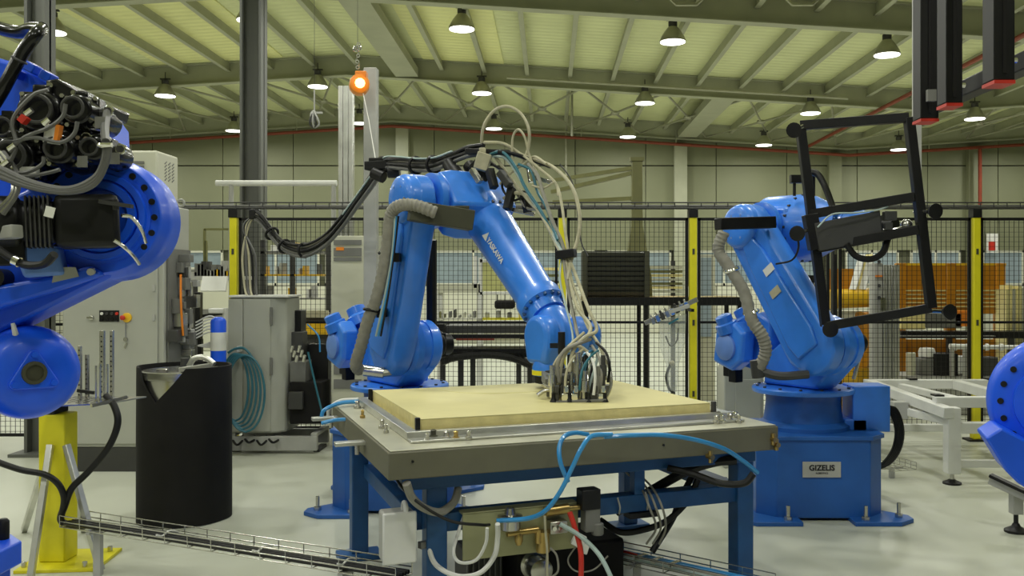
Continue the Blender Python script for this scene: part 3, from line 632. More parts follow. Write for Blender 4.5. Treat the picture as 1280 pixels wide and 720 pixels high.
def servo(px, py, r, L, dirv, lbl=None, box=.0):
    p0 = W(px, py, Yn-.02); d = V(dirv).normalized(); q = p0+d*L
    b = MB(); b.lathe(p0-d*.03, d, [(r, 0), (r, L*.55), (r*.92, L*.6), (r*.92, L*.9), (r*.8, L+.03)], 22)
    x, y = frame(d); Rm = MX((x, y, d)).transposed()
    b.box(p0+d*(L*.62), (r*1.75, r*1.75, L*.3), Rm); b.box(p0+d*(L*.7)+y*r*.9, (r*.7, r*.5, L*.28), Rm)
    m = b.build('servo_motor', 'black_gloss', t, .006)
    for sx_ in (-1, 1):
        for sy_ in (-1, 1): MB().cyl(p0+d*(L*.77)+x*sx_*r*.74+y*sy_*r*.74, p0+d*(L*.77+.012)+x*sx_*r*.74+y*sy_*r*.74, .007, n=6).build('screw', 'steel', m)
    bb2 = MB(); e0 = p0+d*(L+.028); bb2.torus(e0, d, r*.55, r*.09, 18, 6); bb2.build('cap_ring', 'dark_grey', m)
    bb2 = MB(); e1 = p0+d*(L*.72)+x*r*.9; bb2.tube([e1, e1+x*.025+d*.01, e1+x*.035+d*.04], .014, 8, 4); bb2.build('connector', 'dark_grey', m)
    bb2 = MB(); bb2.torus(e1+x*.035+d*.038, d, .013, .004, 12, 6); bb2.build('connector_ring', 'chrome', m)
    if lbl:
        b = MB(); c0 = W(lbl[0], lbl[1], (p0+d*L).y-.035); b.box(c0, (.030, .002, .034)); b.build('motor_label', 'mid_grey', m)
    return m
servo(70, 152, .075, .20, (.25, -.95, 0))
servo(128, 152, .055, .22, (.12, -.98, 0), (125, 153))
servo(44, 206, .075, .20, (.2, -.95, 0))
servo(105, 198, .055, .22, (.15, -.98, 0), (103, 202))
servo(146, 196, .045, .2, (.1, -.98, 0), (143, 198))
servo(92, 178, .05, .12, (.15, -.98, 0))
servo(20, 165, .05, .08, (.15, -.98, 0))
b = MB(); b.box(W(66, 168, 2.74), (.042, .02, .055), MX.Rotation(.15, 3, 'Y')); tg = b.build('cable_tag', 'paper', t)
b = MB(); b.box(W(73, 167, 2.73), (.012, .022, .05), MX.Rotation(.15, 3, 'Y')); b.build('tag_stripe', 'orange', tg)
b = MB(); b.box(W(37, 215, 2.78), (.05, .02, .03)); b.build('cable_tag', 'paper', t)
# elbow motor lying across the disc
b = MB(); md = V((-.90, -.42, -.04)).normalized(); p0 = W(154, 277, 2.93); x, y = frame(md); Rm = MX((x, y, md)).transposed()
b.box(p0+md*.10, (.16, .165, .18), Rm); mo = b.build('elbow_motor', 'black', t, .02)
for k in range(6): MB().box(p0+md*(.205+k*.012), (.15, .155, .005), Rm).build('fin', 'dark_grey', mo)
b = MB(); b.lathe(p0+md*.19, md, [(.065, 0), (.066, .09), (.082, .1), (.084, .17), (.06, .19)], 24); b.box(p0+md*.32+V((.0, 0, -.09)), (.07, .08, .1), Rm); b.build('motor_rear', 'black', mo, .006)
b = MB(); c0 = W(62, 265, 2.60); b.box(c0, (.027, .002, .03), MX.Rotation(.25, 3, 'Y')); b.build('motor_label', 'paper', mo)
b = MB(); b.box(W(145, 255, 2.82), (.10, .02, .012), MX.Rotation(.15, 3, 'Y')); b.cyl(W(145, 252, 2.83), W(145, 262, 2.83), .01, n=8); b.build('bracket', 'dark_grey', mo)
hose('steel_line', [W(152, 269, 2.82), W(165, 272, 2.85), W(177, 288, 2.9), W(182, 303, 2.96)], .006, 'chrome', t, 8)
hose('steel_line', [W(142, 300, 2.82), W(153, 307, 2.85), W(165, 318, 2.92), W(174, 330, 2.97)], .006, 'chrome', t, 8)
for k in range(3):
    hose('grey_cable', [W(132+k*2, 178, 2.66), W(130+k*2, 200, 2.66), W(118, 222+k*4, 2.66), W(85, 236+k*2, 2.66), W(40, 228+k*3, 2.68), W(-10, 205+k*6, 2.7)], .009, 'cable_grey', t, 8)
hose('grey_cable', [W(132, 177, 2.66), W(131, 160, 2.72), W(134, 140, 2.8)], .012, 'cable_grey', t)
b = MB(); b.torus(W(131, 182, 2.66), (0, 0, 1), .018, .006, 12, 6); b.cyl(W(128, 182, 2.65), W(140, 181, 2.65), .007, n=6); b.build('cable_clip', 'chrome', t)
for pts in ([(0, 222), (20, 185), (16, 150), (40, 120), (60, 112)], [(12, 190), (30, 172), (60, 160), (78, 146), (82, 130)], [(18, 176), (45, 172), (75, 178), (92, 168), (97, 152)], [(0, 211), (30, 216), (52, 206), (55, 196)], [(0, 218), (35, 220), (60, 216), (75, 212)]):
    hose('grey_cable', [W(x, y, 2.72) for x, y in pts], .006, 'cable_grey', t, 6)
for k in range(4):
    hose('grey_cable', [W(-5+k*3, 190, 2.75), W(12+k*3, 215, 2.72), W(16+k*2, 240, 2.7), W(-2+k*2, 262+k*2, 2.7)], .007, 'cable_grey' if k % 2 else 'steel', t, 6)
for (px, py) in ((15, 184), (7, 204), (58, 152), (36, 140)):
    MB().cyl(W(px-4, py+3, 2.7), W(px+4, py-3, 2.7), .009, n=8).build('cable_fitting', 'chrome', t)
MB().bar(W(27, 153, 2.72), W(33, 146, 2.72), .025, .02).build('red_clip', 'red', t)
hose('black_cable', [W(-10, 305, 2.7), W(10, 320, 2.7), W(32, 331, 2.68), W(55, 330, 2.66), W(68, 318, 2.64)], .012, 'black', t)
b = MB(); b.cyl(W(17, 325, 2.68), W(24, 328, 2.68), .016, n=10); b.build('cable_gland', 'chrome', t)
b = MB(); b.bar(W(2, 292, 2.75), W(22, 289, 2.72), .04, .04); b.build('junction', 'light_grey', t, .005)
# thick black hose above
b = MB(); b.tube([W(-30, 165, 2.95), W(0, 118, 2.9), W(25, 72, 2.9), W(44, 44, 2.9), W(52, 36, 2.95)], .021, 14, 8); b.tube([W(52, 36, 2.95), W(40, 36, 3.0), W(20, 40, 3.05), W(-20, 30, 3.1)], .022, 12, 8); b.build('thick_hose', 'black_gloss', t)
b = MB(); b.torus(W(24, 75, 2.9), (W(40, 46, 2.9)-W(15, 92, 2.9)), .022, .004, 16, 6); b.build('hose_band', 'dark_grey', t)
# balancer cylinder with its bolted end
ba = V((.62, -.78, .05)).normalized(); be = W(42, 466, 2.95)
b = MB(); b.lathe(be, -ba, [(.02, 0), (.10, .004), (.128, .018), (.147, .05), (.153, .09), (.153, .60), (.1, .62)], 48); cy = b.build('balancer_cylinder', NB, t, 0, 60)
x, y = frame(ba)
poly = hull2(circ((0, .058), .016)+circ((-.055, -.035), .016)+circ((.055, -.035), .016)+circ((0, 0), .045))
b = MB(); b.prism(poly, be, x, y, -.01, .012); b.build('end_plate', NB, cy, .004)
b = MB(); b.lathe(be+ba*.01, ba, [(.038, 0), (.036, .012), (.026, .013), (.026, .004)], 20); b.build('end_cap', 'olive_dark', cy)
b = MB()
for q in ((0, .058), (-.055, -.035), (.055, -.035)): c0 = be+x*q[0]+y*q[1]+ba*.012; b.cyl(c0, c0+ba*.01, .01, n=6)
b.build('end_bolts', NB, cy, kind='stuff')
b = MB(); b.cyl(W(20, 420, 2.95), W(16, 404, 2.95), .010, .006, n=8); b.build('grease_nipple', 'white', cy)
# its pedestal
b = MB(); oc = [(-.45, -.30), (-.33, -.42), (.33, -.42), (.45, -.30), (.45, .30), (.33, .42), (-.33, .42), (-.45, .30)]
M = MX.Translation((-2.30, 2.86, 0)); b.M = M; b.prism(oc, (0, 0, 0), (1, 0, 0), (0, 1, 0), 0, .72); b.build('pedestal', NB, t, .008)
b = MB(M); b.prism([(a*1.06, c*1.06) for a, c in oc], (0, 0, 0), (1, 0, 0), (0, 1, 0), .72, .80); b.build('pedestal_lid', NB, t, .006)
b = MB(); b.lathe(V((-1.9, 3.2, .83)), (0, 0, 1), [(.02, -.03), (.02, .03), (.012, .04)], 8); b.build('lid_bolt', 'black', t)

# ---------------------------------------------------------------- near robot at the right edge
O = V((2.55, 3.3, 0))
t = thing('industrial_robot', 'near blue robot cut off by the right edge, bolted disc in view', 'robot', O)
dc = W(1322, 505, 3.2); ax = V((-.52, -.85, 0)).normalized()
b = MB(); b.lathe(dc, -ax, [(.15, -.012), (.20, -.01), (.21, .0), (.222, .02), (.232, .05), (.232, .22), (.2, .24)], 56); disc = b.build('shoulder_disc', NB, t, 0, 50)
b = MB(); b.lathe(dc+ax*.01, ax, [(.14, 0), (.135, .02), (.10, .022)], 40); b.build('disc_face', NB, disc)
x = V((-ax.y, ax.x, 0)); z = V((0, 0, 1))
for i in range(18):
    a = 2*PI*i/18; p = dc+(x*cos(a)+z*sin(a))*.178
    MB().cyl(p-ax*.005, p+ax*.016, .011, n=10).build('bolt_hole', 'black', disc)
b = MB(); fp = [(1232, 548), (1252, 535), (1300, 560), (1340, 600), (1330, 640), (1272, 604), (1258, 590)]
b.rings([[W(x_, y_, 3.12) for x_, y_ in fp], [W(x_, y_, 3.12)+V((.06, .2, 0)) for x_, y_ in fp]]); b.build('lower_lug', NB, t, .008)
b = MB(); b.cyl(dc-ax*.2, dc-ax*.5, .2, n=32); b.bb((O.x-.3, O.y-.2, .95), (O.x+.2, O.y+.25, 1.3)); b.build('swivel_column', NB, t, .02)
M = MX.Translation((O.x+.1, O.y, 0)); b = MB(M); b.prism(oc, (0, 0, 0), (1, 0, 0), (0, 1, 0), 0, .8); b.lathe((0, 0, .8), (0, 0, 1), [(.36, 0), (.36, .08), (.28, .1), (.28, .2)], 32); b.build('pedestal', NB, t, .008)

# black suction frame hanging at the upper right
t = thing('suction_frame', 'near black suction frame with red capped uprights at the upper right', 'gripper frame', (1.45, 3.2, 2.3))
for (xp, yp, yb, wd) in ((1157, 3.58, 150, .07), (1187, 3.27, 131, .058), (1248, 2.92, 103, .066)):
    p = W(xp, yb, yp); b = MB(); b.bb((p.x-wd/2, p.y-.04, p.z), (p.x+wd/2, p.y+.04, 3.35)); up_ = b.build('upright', 'black', t, .004)
    b = MB(); b.bb((p.x-.006, p.y-.044, p.z+.02), (p.x+.006, p.y-.04, 3.3)); b.build('slot', 'black_matte', up_)
    MB().bb((p.x-wd/2, p.y-.042, p.z-.012), (p.x+wd/2, p.y+.042, p.z-.001)).build('red_cap', 'red', up_)
    b = MB(); b.cyl((p.x+wd/2, p.y, p.z+.07), (p.x+wd/2+.025, p.y, p.z+.07), .009, n=8); b.build('bolt', 'chrome', up_)
b = MB(); b.bar((1.535, 3.7, 2.40), (1.535, 2.2, 2.40), .06, .06); b.build('rail', 'black', t, .004)
b = MB(); b.bar((1.535, 3.7, 3.32), (1.535, 2.2, 3.32), .06, .06); b.bar((1.535, 2.9, 3.32), (2.3, 3.2, 3.32), .08, .08); b.bar((2.3, 3.2, 3.32), (2.45, 3.3, 2.6), .08, .08); b.build('rail', 'black', t, .004)
b = MB(); b.cyl((2.45, 3.3, 2.7), (2.55, 3.3, 1.3), .13, n=20); b.build('carrier_arm', NB, t)
MB().bb(W(1160, 126, 3.5), W(1168, 113, 3.52)).build('sensor', 'mid_grey', t)

# ---------------------------------------------------------------- work table with wooden panel
TA = math.radians(21.5); TC = V((-.102, 5.382, 0)); TU = V((cos(TA), sin(TA), 0)); TV = V((sin(TA), -cos(TA), 0))
def T(u, v, z): return TC+TU*u+TV*v+V((0, 0, z))
RT = MX.Rotation(TA, 3, 'Z')
def tb(u0, u1, v0, v1, z0, z1, b=None):
    b = b or MB(); return b.box(T((u0+u1)/2, (v0+v1)/2, (z0+z1)/2), (u1-u0, abs(v1-v0), z1-z0), RT)
t = thing('work_table', 'blue legged work table with a grey deck and aluminium rails', 'table', TC)
tb(-1.04, 1.04, -.75, .95, .80, .925).build('deck', 'tray_grey', t, .006)
tb(-1.03, 1.03, -.74, .94, .926, .932).build('deck_plate', 'tray_top', t, .002)
for (a, c, e, g, z1) in ((-.90, .93, .655, .70, .972), (-.90, .93, .71, .80, .945), (-.90, .93, -.70, -.655, .972), (-.90, -.845, -.66, .66, .972), (.86, .92, -.66, .66, .972)):
    tb(a, c, e, g, .933, z1).build('clamp_rail', 'aluminium', t, .003)
LEG = [(-.78, .76), (.93, .76), (-.90, -.62), (.93, -.62)]
for (u, v) in LEG:
    l = tb(u-.05, u+.05, v-.05, v+.05, .04, .80).build('leg', 'table_blue', t, .006)
    tb(u-.13, u+.13, v-.08, v+.08, .0, .04).build('foot', 'table_blue', l, .006)
for v in (.74, -.62): tb(-.75, .90, v-.045, v+.045, .50, .59).build('cross_beam', 'table_blue', t, .005)
for u in (-.84, .93): tb(u-.04, u+.04, -.57, .71, .50, .58).build('cross_beam', 'table_blue', t, .005)
for v in (.78, -.62, .1): tb(-.95, .98, v-.05, v+.05, .72, .80).build('top_beam', 'table_blue', t, .005)
for u in (-.85, .93, 0): tb(u-.05, u+.05, -.6, .75, .725, .798).build('top_beam', 'table_blue', t, .005)
for u in (.30, ): tb(u-.03, u+.03, .73, .79, .59, .72).build('stub', 'table_blue', t, .004)
tb(.24, .40, .72, .80, .47, .497).build('bracket', 'black', t)
for (u, v) in ((-1.06, .35), (-1.06, -.55)):
    tb(u-.13, u+.03, v-.03, v+.03, .865, .885).build('stop_arm', 'aluminium', t, .003)
    b = MB(); b.cyl(T(u-.02, v+.02, .82), T(u-.02, v+.02, .865), .012, n=8); b.build('stop_pin', 'steel', t)
# corner clamps and fittings
for (u, v, m) in ((-.835, .645, 'black'), (-.83, -.62, 'black'), (.83, .645, 'dark_grey')):
    tb(u-.012, u+.012, v-.012, v+.012, .933, 1.03).build('corner_pin', m, t, .003)
for (u, v, m, s_) in ((-.77, .70, 'olive_dark', .03), (-.72, .76, 'steel', .03), (-.68, .78, 'brass', .025), (-.62, .79, 'steel', .025), (-.82, .78, 'steel', .022), (-.95, .45, 'steel', .02), (-.94, .3, 'steel', .025), (-.97, -.1, 'brass', .02), (-.93, -.5, 'steel', .03), (.84, .68, 'olive_dark', .025), (.80, .78, 'chrome', .03), (.86, .76, 'steel', .03), (.92, .72, 'chrome', .03), (.75, .80, 'steel', .025), (.88, .82, 'steel', .022)):
    b = MB(); b.lathe(T(u, v, .933), (0, 0, 1), [(s_*.75, 0), (s_*.75, .014), (s_*.42, .018), (s_*.42, .036), (s_*.55, .04), (s_*.2, .046)], 10); b.build('clamp', m, t)
for (u, z) in ((-.93, .88), (.35, .87)):
    b = MB(); b.cyl(T(u, .95, z), T(u, .956, z), .006, n=8); b.build('screw', 'black', t)
for (u, v, z) in ((1.0, .93, .86), (1.02, .93, .83), (.6, .96, .80)):
    b = MB(); b.cyl(T(u, v, z), T(u, v+.05, z), .014, n=8); b.cyl(T(u, v+.03, z-.03), T(u, v+.03, z+.03), .012, n=8); b.build('air_fitting', 'brass', t)
# wooden panel
t = thing('wooden_panel', 'thick pale wooden panel lying on the work table', 'panel', T(0, 0, .935))
tb(-.815, .815, -.635, .635, .935, 1.017).build('core', 'wood_edge', t, .002)
tb(-.816, .816, -.636, .636, 1.0175, 1.0205).build('face', 'wood', t)
b = MB(); b.tube([T(-.42, -.50, 1.010), T(-.36, -.34, 1.0115), T(-.22, -.22, 1.0125), T(-.02, -.18, 1.012), T(.22, -.22, 1.009)], .014, 12); b.build('raised_strip', 'wood', t)
# pneumatic plate below the front edge
VS = .14
t = thing('valve_board', 'olive metal valve plate with brass fittings under the table front', 'valve board', T(-.38, 0.860, .37))
tb(-.665, -.07, .835, .845, .37, .595).build('plate', 'valve_plate', t, .003)
tb(-.665, -.07, .77, .845, .585, .597).build('plate_flange', 'valve_plate', t, .003)
b = MB(); b.lathe(T(-.44, 0.880, .50), (0, 0, 1), [(.035, 0), (.05, .01), (.05, .05), (.06, .055), (.06, .075), (.03, .08), (.02, .11)], 14); b.build('regulator', 'steel', t)
b = MB(); b.lathe(T(-.40, 0.890, .50), (0, 0, -1), [(.012, 0), (.02, .02), (.02, .05), (.012, .07)], 10); b.cyl(T(-.46, 0.890, .49), T(-.30, 0.890, .495), .016, n=10); b.cyl(T(-.30, 0.890, .495), T(-.30, 0.890, .43), .016, n=10); b.build('brass_tee', 'brass', t)
b = MB(); b.cyl(T(-.27, 0.875, .48), T(-.27, 0.875, .38), .033, n=14); b.build('filter_bowl', 'brass', t)
b = MB(); b.cyl(T(-.26, 0.880, .575), T(-.14, 0.880, .58), .026, n=12); b.cyl(T(-.14, 0.880, .58), T(-.06, 0.880, .58), .014, n=10); b.build('brass_body', 'brass', t)
b = MB(); b.box(T(-.2, 0.885, .50), (.09, .06, .06), RT); b.build('valve_body', 'steel', t, .004)
for k in range(3): b = MB(); b.cyl(T(-.23+.03*k, 0.920, .50), T(-.23+.03*k, 0.930, .50), .011, n=8); b.build('valve_port', 'chrome', t)
b = MB(); b.box(T(-.02, 0.880, .52), (.08, .07, .12), RT); b.cyl(T(.01, 0.900, .44), T(.01, 0.900, .50), .03, n=10); b.build('solenoid', 'mid_grey', t, .006)
b = MB(); b.box(T(-.03, 0.880, .62), (.10, .08, .10), RT); b.build('solenoid', 'black', t, .006)
b = MB(); b.box(T(-.10, 0.920, .43), (.06, .04, .06), MX.Rotation(.5, 3, 'Y')); b.box(T(-.07, 0.920, .39), (.04, .04, .05), MX.Rotation(.3, 3, 'Y')); b.build('plug', 'paper', t, .004)
# junction box by the front left leg
t = thing('junction_box', 'pale grey junction box beside the front left table leg', 'box', T(-.97, .80, .40))
b = MB(); b.box(T(-.97, .80, .515), (.15, .11, .23), RT); b.build('body', 'light_grey', t, .012)
b = MB(); b.box(T(-.97, .862, .515), (.158, .02, .238), RT); b.build('lid', 'white', t, .008)
b = MB(); b.torus(T(-.94, .83, .64), TU, .028, .012, 16, 8); b.build('cable_gland', 'white', t)
b = MB(); b.bar(T(-.86, .79, .45), T(-.80, .77, .45), .03, .03); b.build('bracket', 'mid_grey', t)
# dark drive unit under the table
t = thing('drive_unit', 'dark pump unit with a steel motor on the floor under the table', 'pump', T(.05, .45, 0))
b = MB(); b.box(T(.02, .35, .15), (.62, .40, .30), RT); b.build('housing', 'black_matte', t, .015)
b = MB(); b.lathe(T(-.20, .54, .22), TV, [(.075, 0), (.075, .03), (.06, .04), (.06, .14), (.045, .15)], 20); b.build('motor', 'steel', t)
b = MB(); b.box(T(-.42, .30, .14), (.20, .24, .28), RT); b.build('cooler', 'dark_grey', t, .01)
for k in range(7): MB().box(T(-.52+.03*k, .43, .14), (.006, .02, .24), RT).build('cooler_fin', 'mid_grey', t)
# hoses and cables around the table
def loose(label, pts, r, m, cat='hose', name='air_hose', n=8):
    return tag(MB().tube(pts, r, n, 8).build(name, m), label, cat)
q = lambda l, Y: [W(x, y, Y) if not isinstance(Y, list) else W(x, y, Y[i]) for i, (x, y) in enumerate(l)]
loose('bright blue air hose looping up over the table front edge', q([(621, 651), (660, 648), (682, 638), (700, 615), (715, 585), (727, 560), (740, 545), (765, 543)], [4.30, 4.28, 4.22, 4.2, 4.2, 4.2, 4.25, 4.3]), .011, 'hose_blue')
loose('bright blue air hose loop joining the front rail fitting', q([(710, 602), (701, 580), (699, 560), (705, 546), (718, 541), (735, 543)], [4.22, 4.2, 4.22, 4.25, 4.3, 4.35]), .011, 'hose_blue')
loose('bright blue air hose sweeping along the deck to the right corner', q([(755, 546), (790, 544), (830, 544), (870, 550), (905, 561), (930, 577), (947, 591)], [4.30, 4.32, 4.38, 4.45, 4.5, 4.55, 4.6]), .011, 'hose_blue')
loose('blue and white air line over the left end of the table', q([(448, 502), (425, 504), (405, 513), (402, 525)], [5.6, 5.55, 5.5, 5.5]), .012, 'hose_blue')
loose('short blue air line on the left deck end', q([(402, 529), (420, 525), (440, 525), (457, 533)], [5.3, 5.3, 5.2, 5.1]), .011, 'hose_blue')
loose('white air hose beside the blue line at the table end', q([(447, 499), (425, 501), (412, 510), (410, 520)], [5.62, 5.58, 5.55, 5.55]), .010, 'white')
loose('white hose looping below the valve plate', q([(622, 655), (622, 672), (618, 695), (600, 716), (572, 720), (545, 706), (534, 680)], [4.2, 4.24, 4.25, 4.25, 4.25, 4.3, 4.35]), .012, 'white')
loose('thin white hose looping under the plate edge', q([(609, 660), (607, 680), (595, 700), (575, 703), (567, 690), (573, 665), (580, 645)], [4.2, 4.22, 4.25, 4.28, 4.3, 4.35, 4.4]), .008, 'white')
loose('grey conduit curving below the left deck corner', q([(508, 604), (515, 622), (530, 635), (550, 640), (567, 628), (573, 610)], [4.15, 4.2, 4.25, 4.3, 4.35, 4.4]), .020, 'hose_grey', 'conduit', 'flexible_conduit')
loose('black cable from the deck end to the brass tee', q([(470, 565), (490, 592), (515, 622), (560, 650), (600, 656), (612, 656)], [4.5, 4.35, 4.2, 4.2, 4.25, 4.3]), .007, 'black', 'cable', 'cable')
loose('red hose hanging from the solenoid', q([(712, 640), (718, 658), (726, 690), (726, 735)], [4.4, 4.38, 4.35, 4.3]), .013, 'red')
loose('clear hose falling right from the valve plug', q([(700, 655), (725, 670), (750, 695), (770, 735)], [4.35, 4.35, 4.3, 4.25]), .011, 'hose_clear')
loose('thin grey loop of cable below the red hose', q([(684, 690), (683, 720), (697, 715), (696, 695), (688, 685)], [4.35]*5), .005, 'hose_grey', 'cable', 'cable')
loose('thin pale line dropping from the valve ports', q([(681, 645), (682, 665), (684, 690), (684, 720)], [4.35]*4), .006, 'hose_cream')
loose('thin grey coil of cable under the table centre', q([(722, 680), (710, 700), (720, 714), (742, 712), (760, 695)], [4.5]*5), .004, 'hose_grey', 'cable', 'cable')
loose('thick black cable crossing under the table to the right', q([(770, 640), (820, 610), (860, 588), (895, 577), (920, 575)], [5.0, 4.95, 4.9, 4.9, 4.9]), .026, 'black', 'cable', 'cable')
loose('thick black cable sagging from the cross beam', q([(750, 650), (775, 665), (805, 662), (835, 650), (860, 625), (872, 600)], [4.95, 4.9, 4.9, 4.9, 4.9, 4.95]), .018, 'black', 'cable', 'cable')
loose('black cable hanging behind the right cross beam', q([(868, 590), (850, 625), (840, 650), (815, 690)], [5.05, 5.05, 5.05, 5.0]), .018, 'black', 'cable', 'cable')
loose('black cable curving under the right deck corner', q([(835, 585), (865, 592), (900, 604), (930, 604), (942, 592)], [4.75, 4.7, 4.65, 4.6, 4.6]), .018, 'black', 'cable', 'cable')
for k in range(3):
    loose(['left', 'middle', 'right'][k]+' one of three thin grey cables tied to the cross beam', q([(777+k*6, 585), (800+k*7, 608), (812+k*8, 635), (820+k*6, 660), (808+k*8, 680)], [4.85, 4.8, 4.62, 4.75, 4.8]), .006, 'hose_grey', 'cable', 'cable')
for k, px in enumerate((772, 807)):
    b = MB(); Y = 4.72+.06*k; p = W(px, 0, Y)
    b.tube([W(px, 622-7*k, Y-.02), W(px+3, 634-7*k, Y-.04), W(px+2, 642-5*k, Y)], .005, 6)
    tag(b.build('cable_tie', 'light_grey'), ['left', 'right'][k]+' pale cable tie around the blue cross beam', 'cable tie')
# ---------------------------------------------------------------- yellow stand at the left
t = thing('tool_stand', 'yellow steel post stand carrying a perforated plate with upright bars', 'stand', W(73, 700, 5.55))
sx, sy = W(73, 0, 5.55).x, 5.55
MB().bb((sx-.078, sy-.078, .02), (sx+.078, sy+.078, .90)).build('post', 'yellow', t, .008)
MB().bb((sx-.08, sy-.08, .90), (sx+.02, sy+.08, .955)).build('post_cap', 'black', t, .004)
b = MB(); b.prism([(-.16, -.22), (.30, -.22), (.30, .2), (-.16, .2)], (sx, sy, 0), (1, .1, 0), (-.1, 1, 0), 0, .02); b.build('base_plate', 'yellow', t, .003)
for (dx, dy) in ((.24, -.16), (.24, .15), (-.11, -.17)): MB().cyl((sx+dx, sy+dy, .02), (sx+dx, sy+dy, .05), .015, n=8).build('anchor_bolt', 'steel', t)
for (p0, p1) in ((W(63, 556, 5.45), W(38, 712, 5.2)), (W(83, 556, 5.46), W(126, 716, 5.35)), (W(62, 560, 5.6), W(30, 660, 6.2)), (W(84, 560, 5.62), W(105, 660, 6.2))):
    p1.z = .01; MB().bar(p0, p1, .035, .035).build('brace', 'aluminium', t, .003)
plz = .965
b = MB(); b.add([(-2.97, 5.30, plz), (-2.62, 5.42, plz), (-2.52, 5.75, plz), (-2.98, 5.75, plz), (-2.97, 5.30, plz+.008), (-2.62, 5.42, plz+.008), (-2.52, 5.75, plz+.008), (-2.98, 5.75, plz+.008)], [[3, 2, 1, 0], [4, 5, 6, 7], [0, 1, 5, 4], [1, 2, 6, 5], [2, 3, 7, 6], [3, 0, 4, 7]]); pl = b.build('perforated_plate', 'steel', t)
b = MB()
for i in range(9):
    for j in range(7):
        x = -2.94+.045*i; y = 5.46+.042*j
        if x < -2.58+.0: b.cyl((x, y, plz+.008), (x, y, plz+.0095), .011, n=8)
b.build('plate_holes', 'black', pl, kind='stuff')
b = MB(); b.bar(W(114, 507, 5.3), W(158, 496, 5.45), .03, .02); b.build('plate_edge', 'steel', t)
for (px, y0, y1, wd, Y) in ((100, 432, 492, .016, 5.6), (109, 443, 490, .018, 5.65), (128, 413, 496, .026, 5.5), (140, 413, 496, .018, 5.52)):
    p0 = W(px, y1, Y); p1 = W(px, y0, Y); p0.z = plz+.008
    u_ = MB().bb((p0.x-wd/2, p0.y-.012, p0.z), (p0.x+wd/2, p0.y+.012, p1.z)).build('upright_bar', 'steel', t, .002)
    z = p0.z+.03; b = MB()
    while z < p1.z-.02: b.cyl((p0.x, p0.y-.0125, z), (p0.x, p0.y-.0135, z), .005, n=6); z += .03
    b.build('bar_holes', 'black', u_, kind='stuff')
for (px, y0, y1) in ((120, 457, 495), (125, 455, 495), (134, 455, 495)):
    p0 = W(px, y1, 5.42); b = MB(); z = p0.z
    b.cyl((p0.x, 5.42, plz+.008), (p0.x, 5.42, W(px, y0, 5.42).z), .007, n=8); b.build('threaded_rod', 'chrome', t)
MB().bar(W(97, 488, 5.45), W(118, 491, 5.45), .02, .018).build('clamp_bar', 'black', t)
tag(MB().tube([W(132, 494, 5.4), W(143, 508, 5.38), W(147, 530, 5.36), (W(135, 560, 5.36)), W(110, 590, 5.36), W(90, 610, 5.36), W(81, 632, 5.36), W(76, 650, 5.4), W(90, 656, 5.42), W(120, 659, 5.4)], .020, 10, 8).build('power_cable', 'black'), 'thick black cable curving from the stand plate down to the tray', 'cable')
tag(MB().tube([W(-10, 575, 5.3), W(25, 587, 5.3), W(55, 593, 5.3), W(72, 604, 5.32), W(80, 622, 5.34), W(77, 645, 5.38)], .018, 10, 8).build('power_cable', 'black'), 'thick black cable running from the left edge to the stand foot', 'cable')
# wire cable trays near the floor
def wire_tray(label, p0, p1, wd, ht, legs, step=.16, name='cable_tray'):
    p0 = V(p0); p1 = V(p1); t = thing(name, label, 'cable tray', (p0.x, p0.y, 0)); d = (p1-p0); L = d.length; d.normalize(); s_ = d.cross(V((0, 0, 1))).normalized(); up_ = s_.cross(d).normalized()
    b = MB()
    for a, h in ((-.5, ht), (-.5, ht*.5), (-.5, 0), (-.17, 0), (.17, 0), (.5, 0), (.5, ht*.5), (.5, ht)): b.cyl(p0+s_*a*wd+up_*h, p1+s_*a*wd+up_*h, .0035, n=5)
    b.build('long_wires', 'steel', t, kind='stuff')
    n = int(L/step)
    for k in range(n+1):
        c = p0+d*(L*k/n); b = MB()
        b.tube([c-s_*.5*wd+up_*ht, c-s_*.5*wd, c+s_*.5*wd, c+s_*.5*wd+up_*ht], .0035, 5, smooth=False); b.build('cross_wire', 'steel', t)
    for k in legs:
        c = p0+d*(L*k); l = MB().bar(c-up_*.01, V((c.x, c.y, 0)), .04, .04).build('leg', 'light_grey', t)
        MB().bar(c-s_*.5*wd-up_*.012, c+s_*.5*wd-up_*.012, .03, .015).build('leg_head', 'light_grey', l)
    return t, d, s_, up_
ta, tb_ = WG(88, 655, .27), WG(505, 722, .27)
tt, d, s_, up_ = wire_tray('wire mesh cable tray running from the yellow stand to the table', ta, tb_, .14, .065, (.10, .86))
for k in range(4):
    MB().tube([ta+s_*(-.04+.025*k)+up_*.014, ta.lerp(tb_, .3)+s_*(-.045+.028*k)+up_*.018, ta.lerp(tb_, .6)+s_*(-.04+.026*k)+up_*.014, tb_+s_*(-.04+.025*k)+up_*.016], .012, 6, 8).build('black_cable', 'black', tt)
for k in (.34, .63, .86):
    c = ta.lerp(tb_, k); MB().tube([c-s_*.06+up_*.03, c+up_*.05, c+s_*.05+up_*.035, c+s_*.09+up_*.05], .005, 5).build('white_tie', 'paper', tt)
ra, rb = WG(735, 688, .15), WG(960, 738, .15)
tt, d, s_, up_ = wire_tray('wire mesh cable tray with blue hose right of the pump unit', ra, rb, .18, .06, (.3, .9))
for k, m in enumerate(('hose_blue', 'hose_blue', 'hose_grey', 'hose_clear')):
    MB().tube([ra+s_*(-.06+.035*k)+up_*.016, ra.lerp(rb, .35)+s_*(-.05+.03*k)+up_*.02, ra.lerp(rb, .7)+s_*(-.06+.035*k)+up_*.018, rb+s_*(-.06+.035*k)+up_*.016], .011, m and 6, 8).build('hose', m, tt)
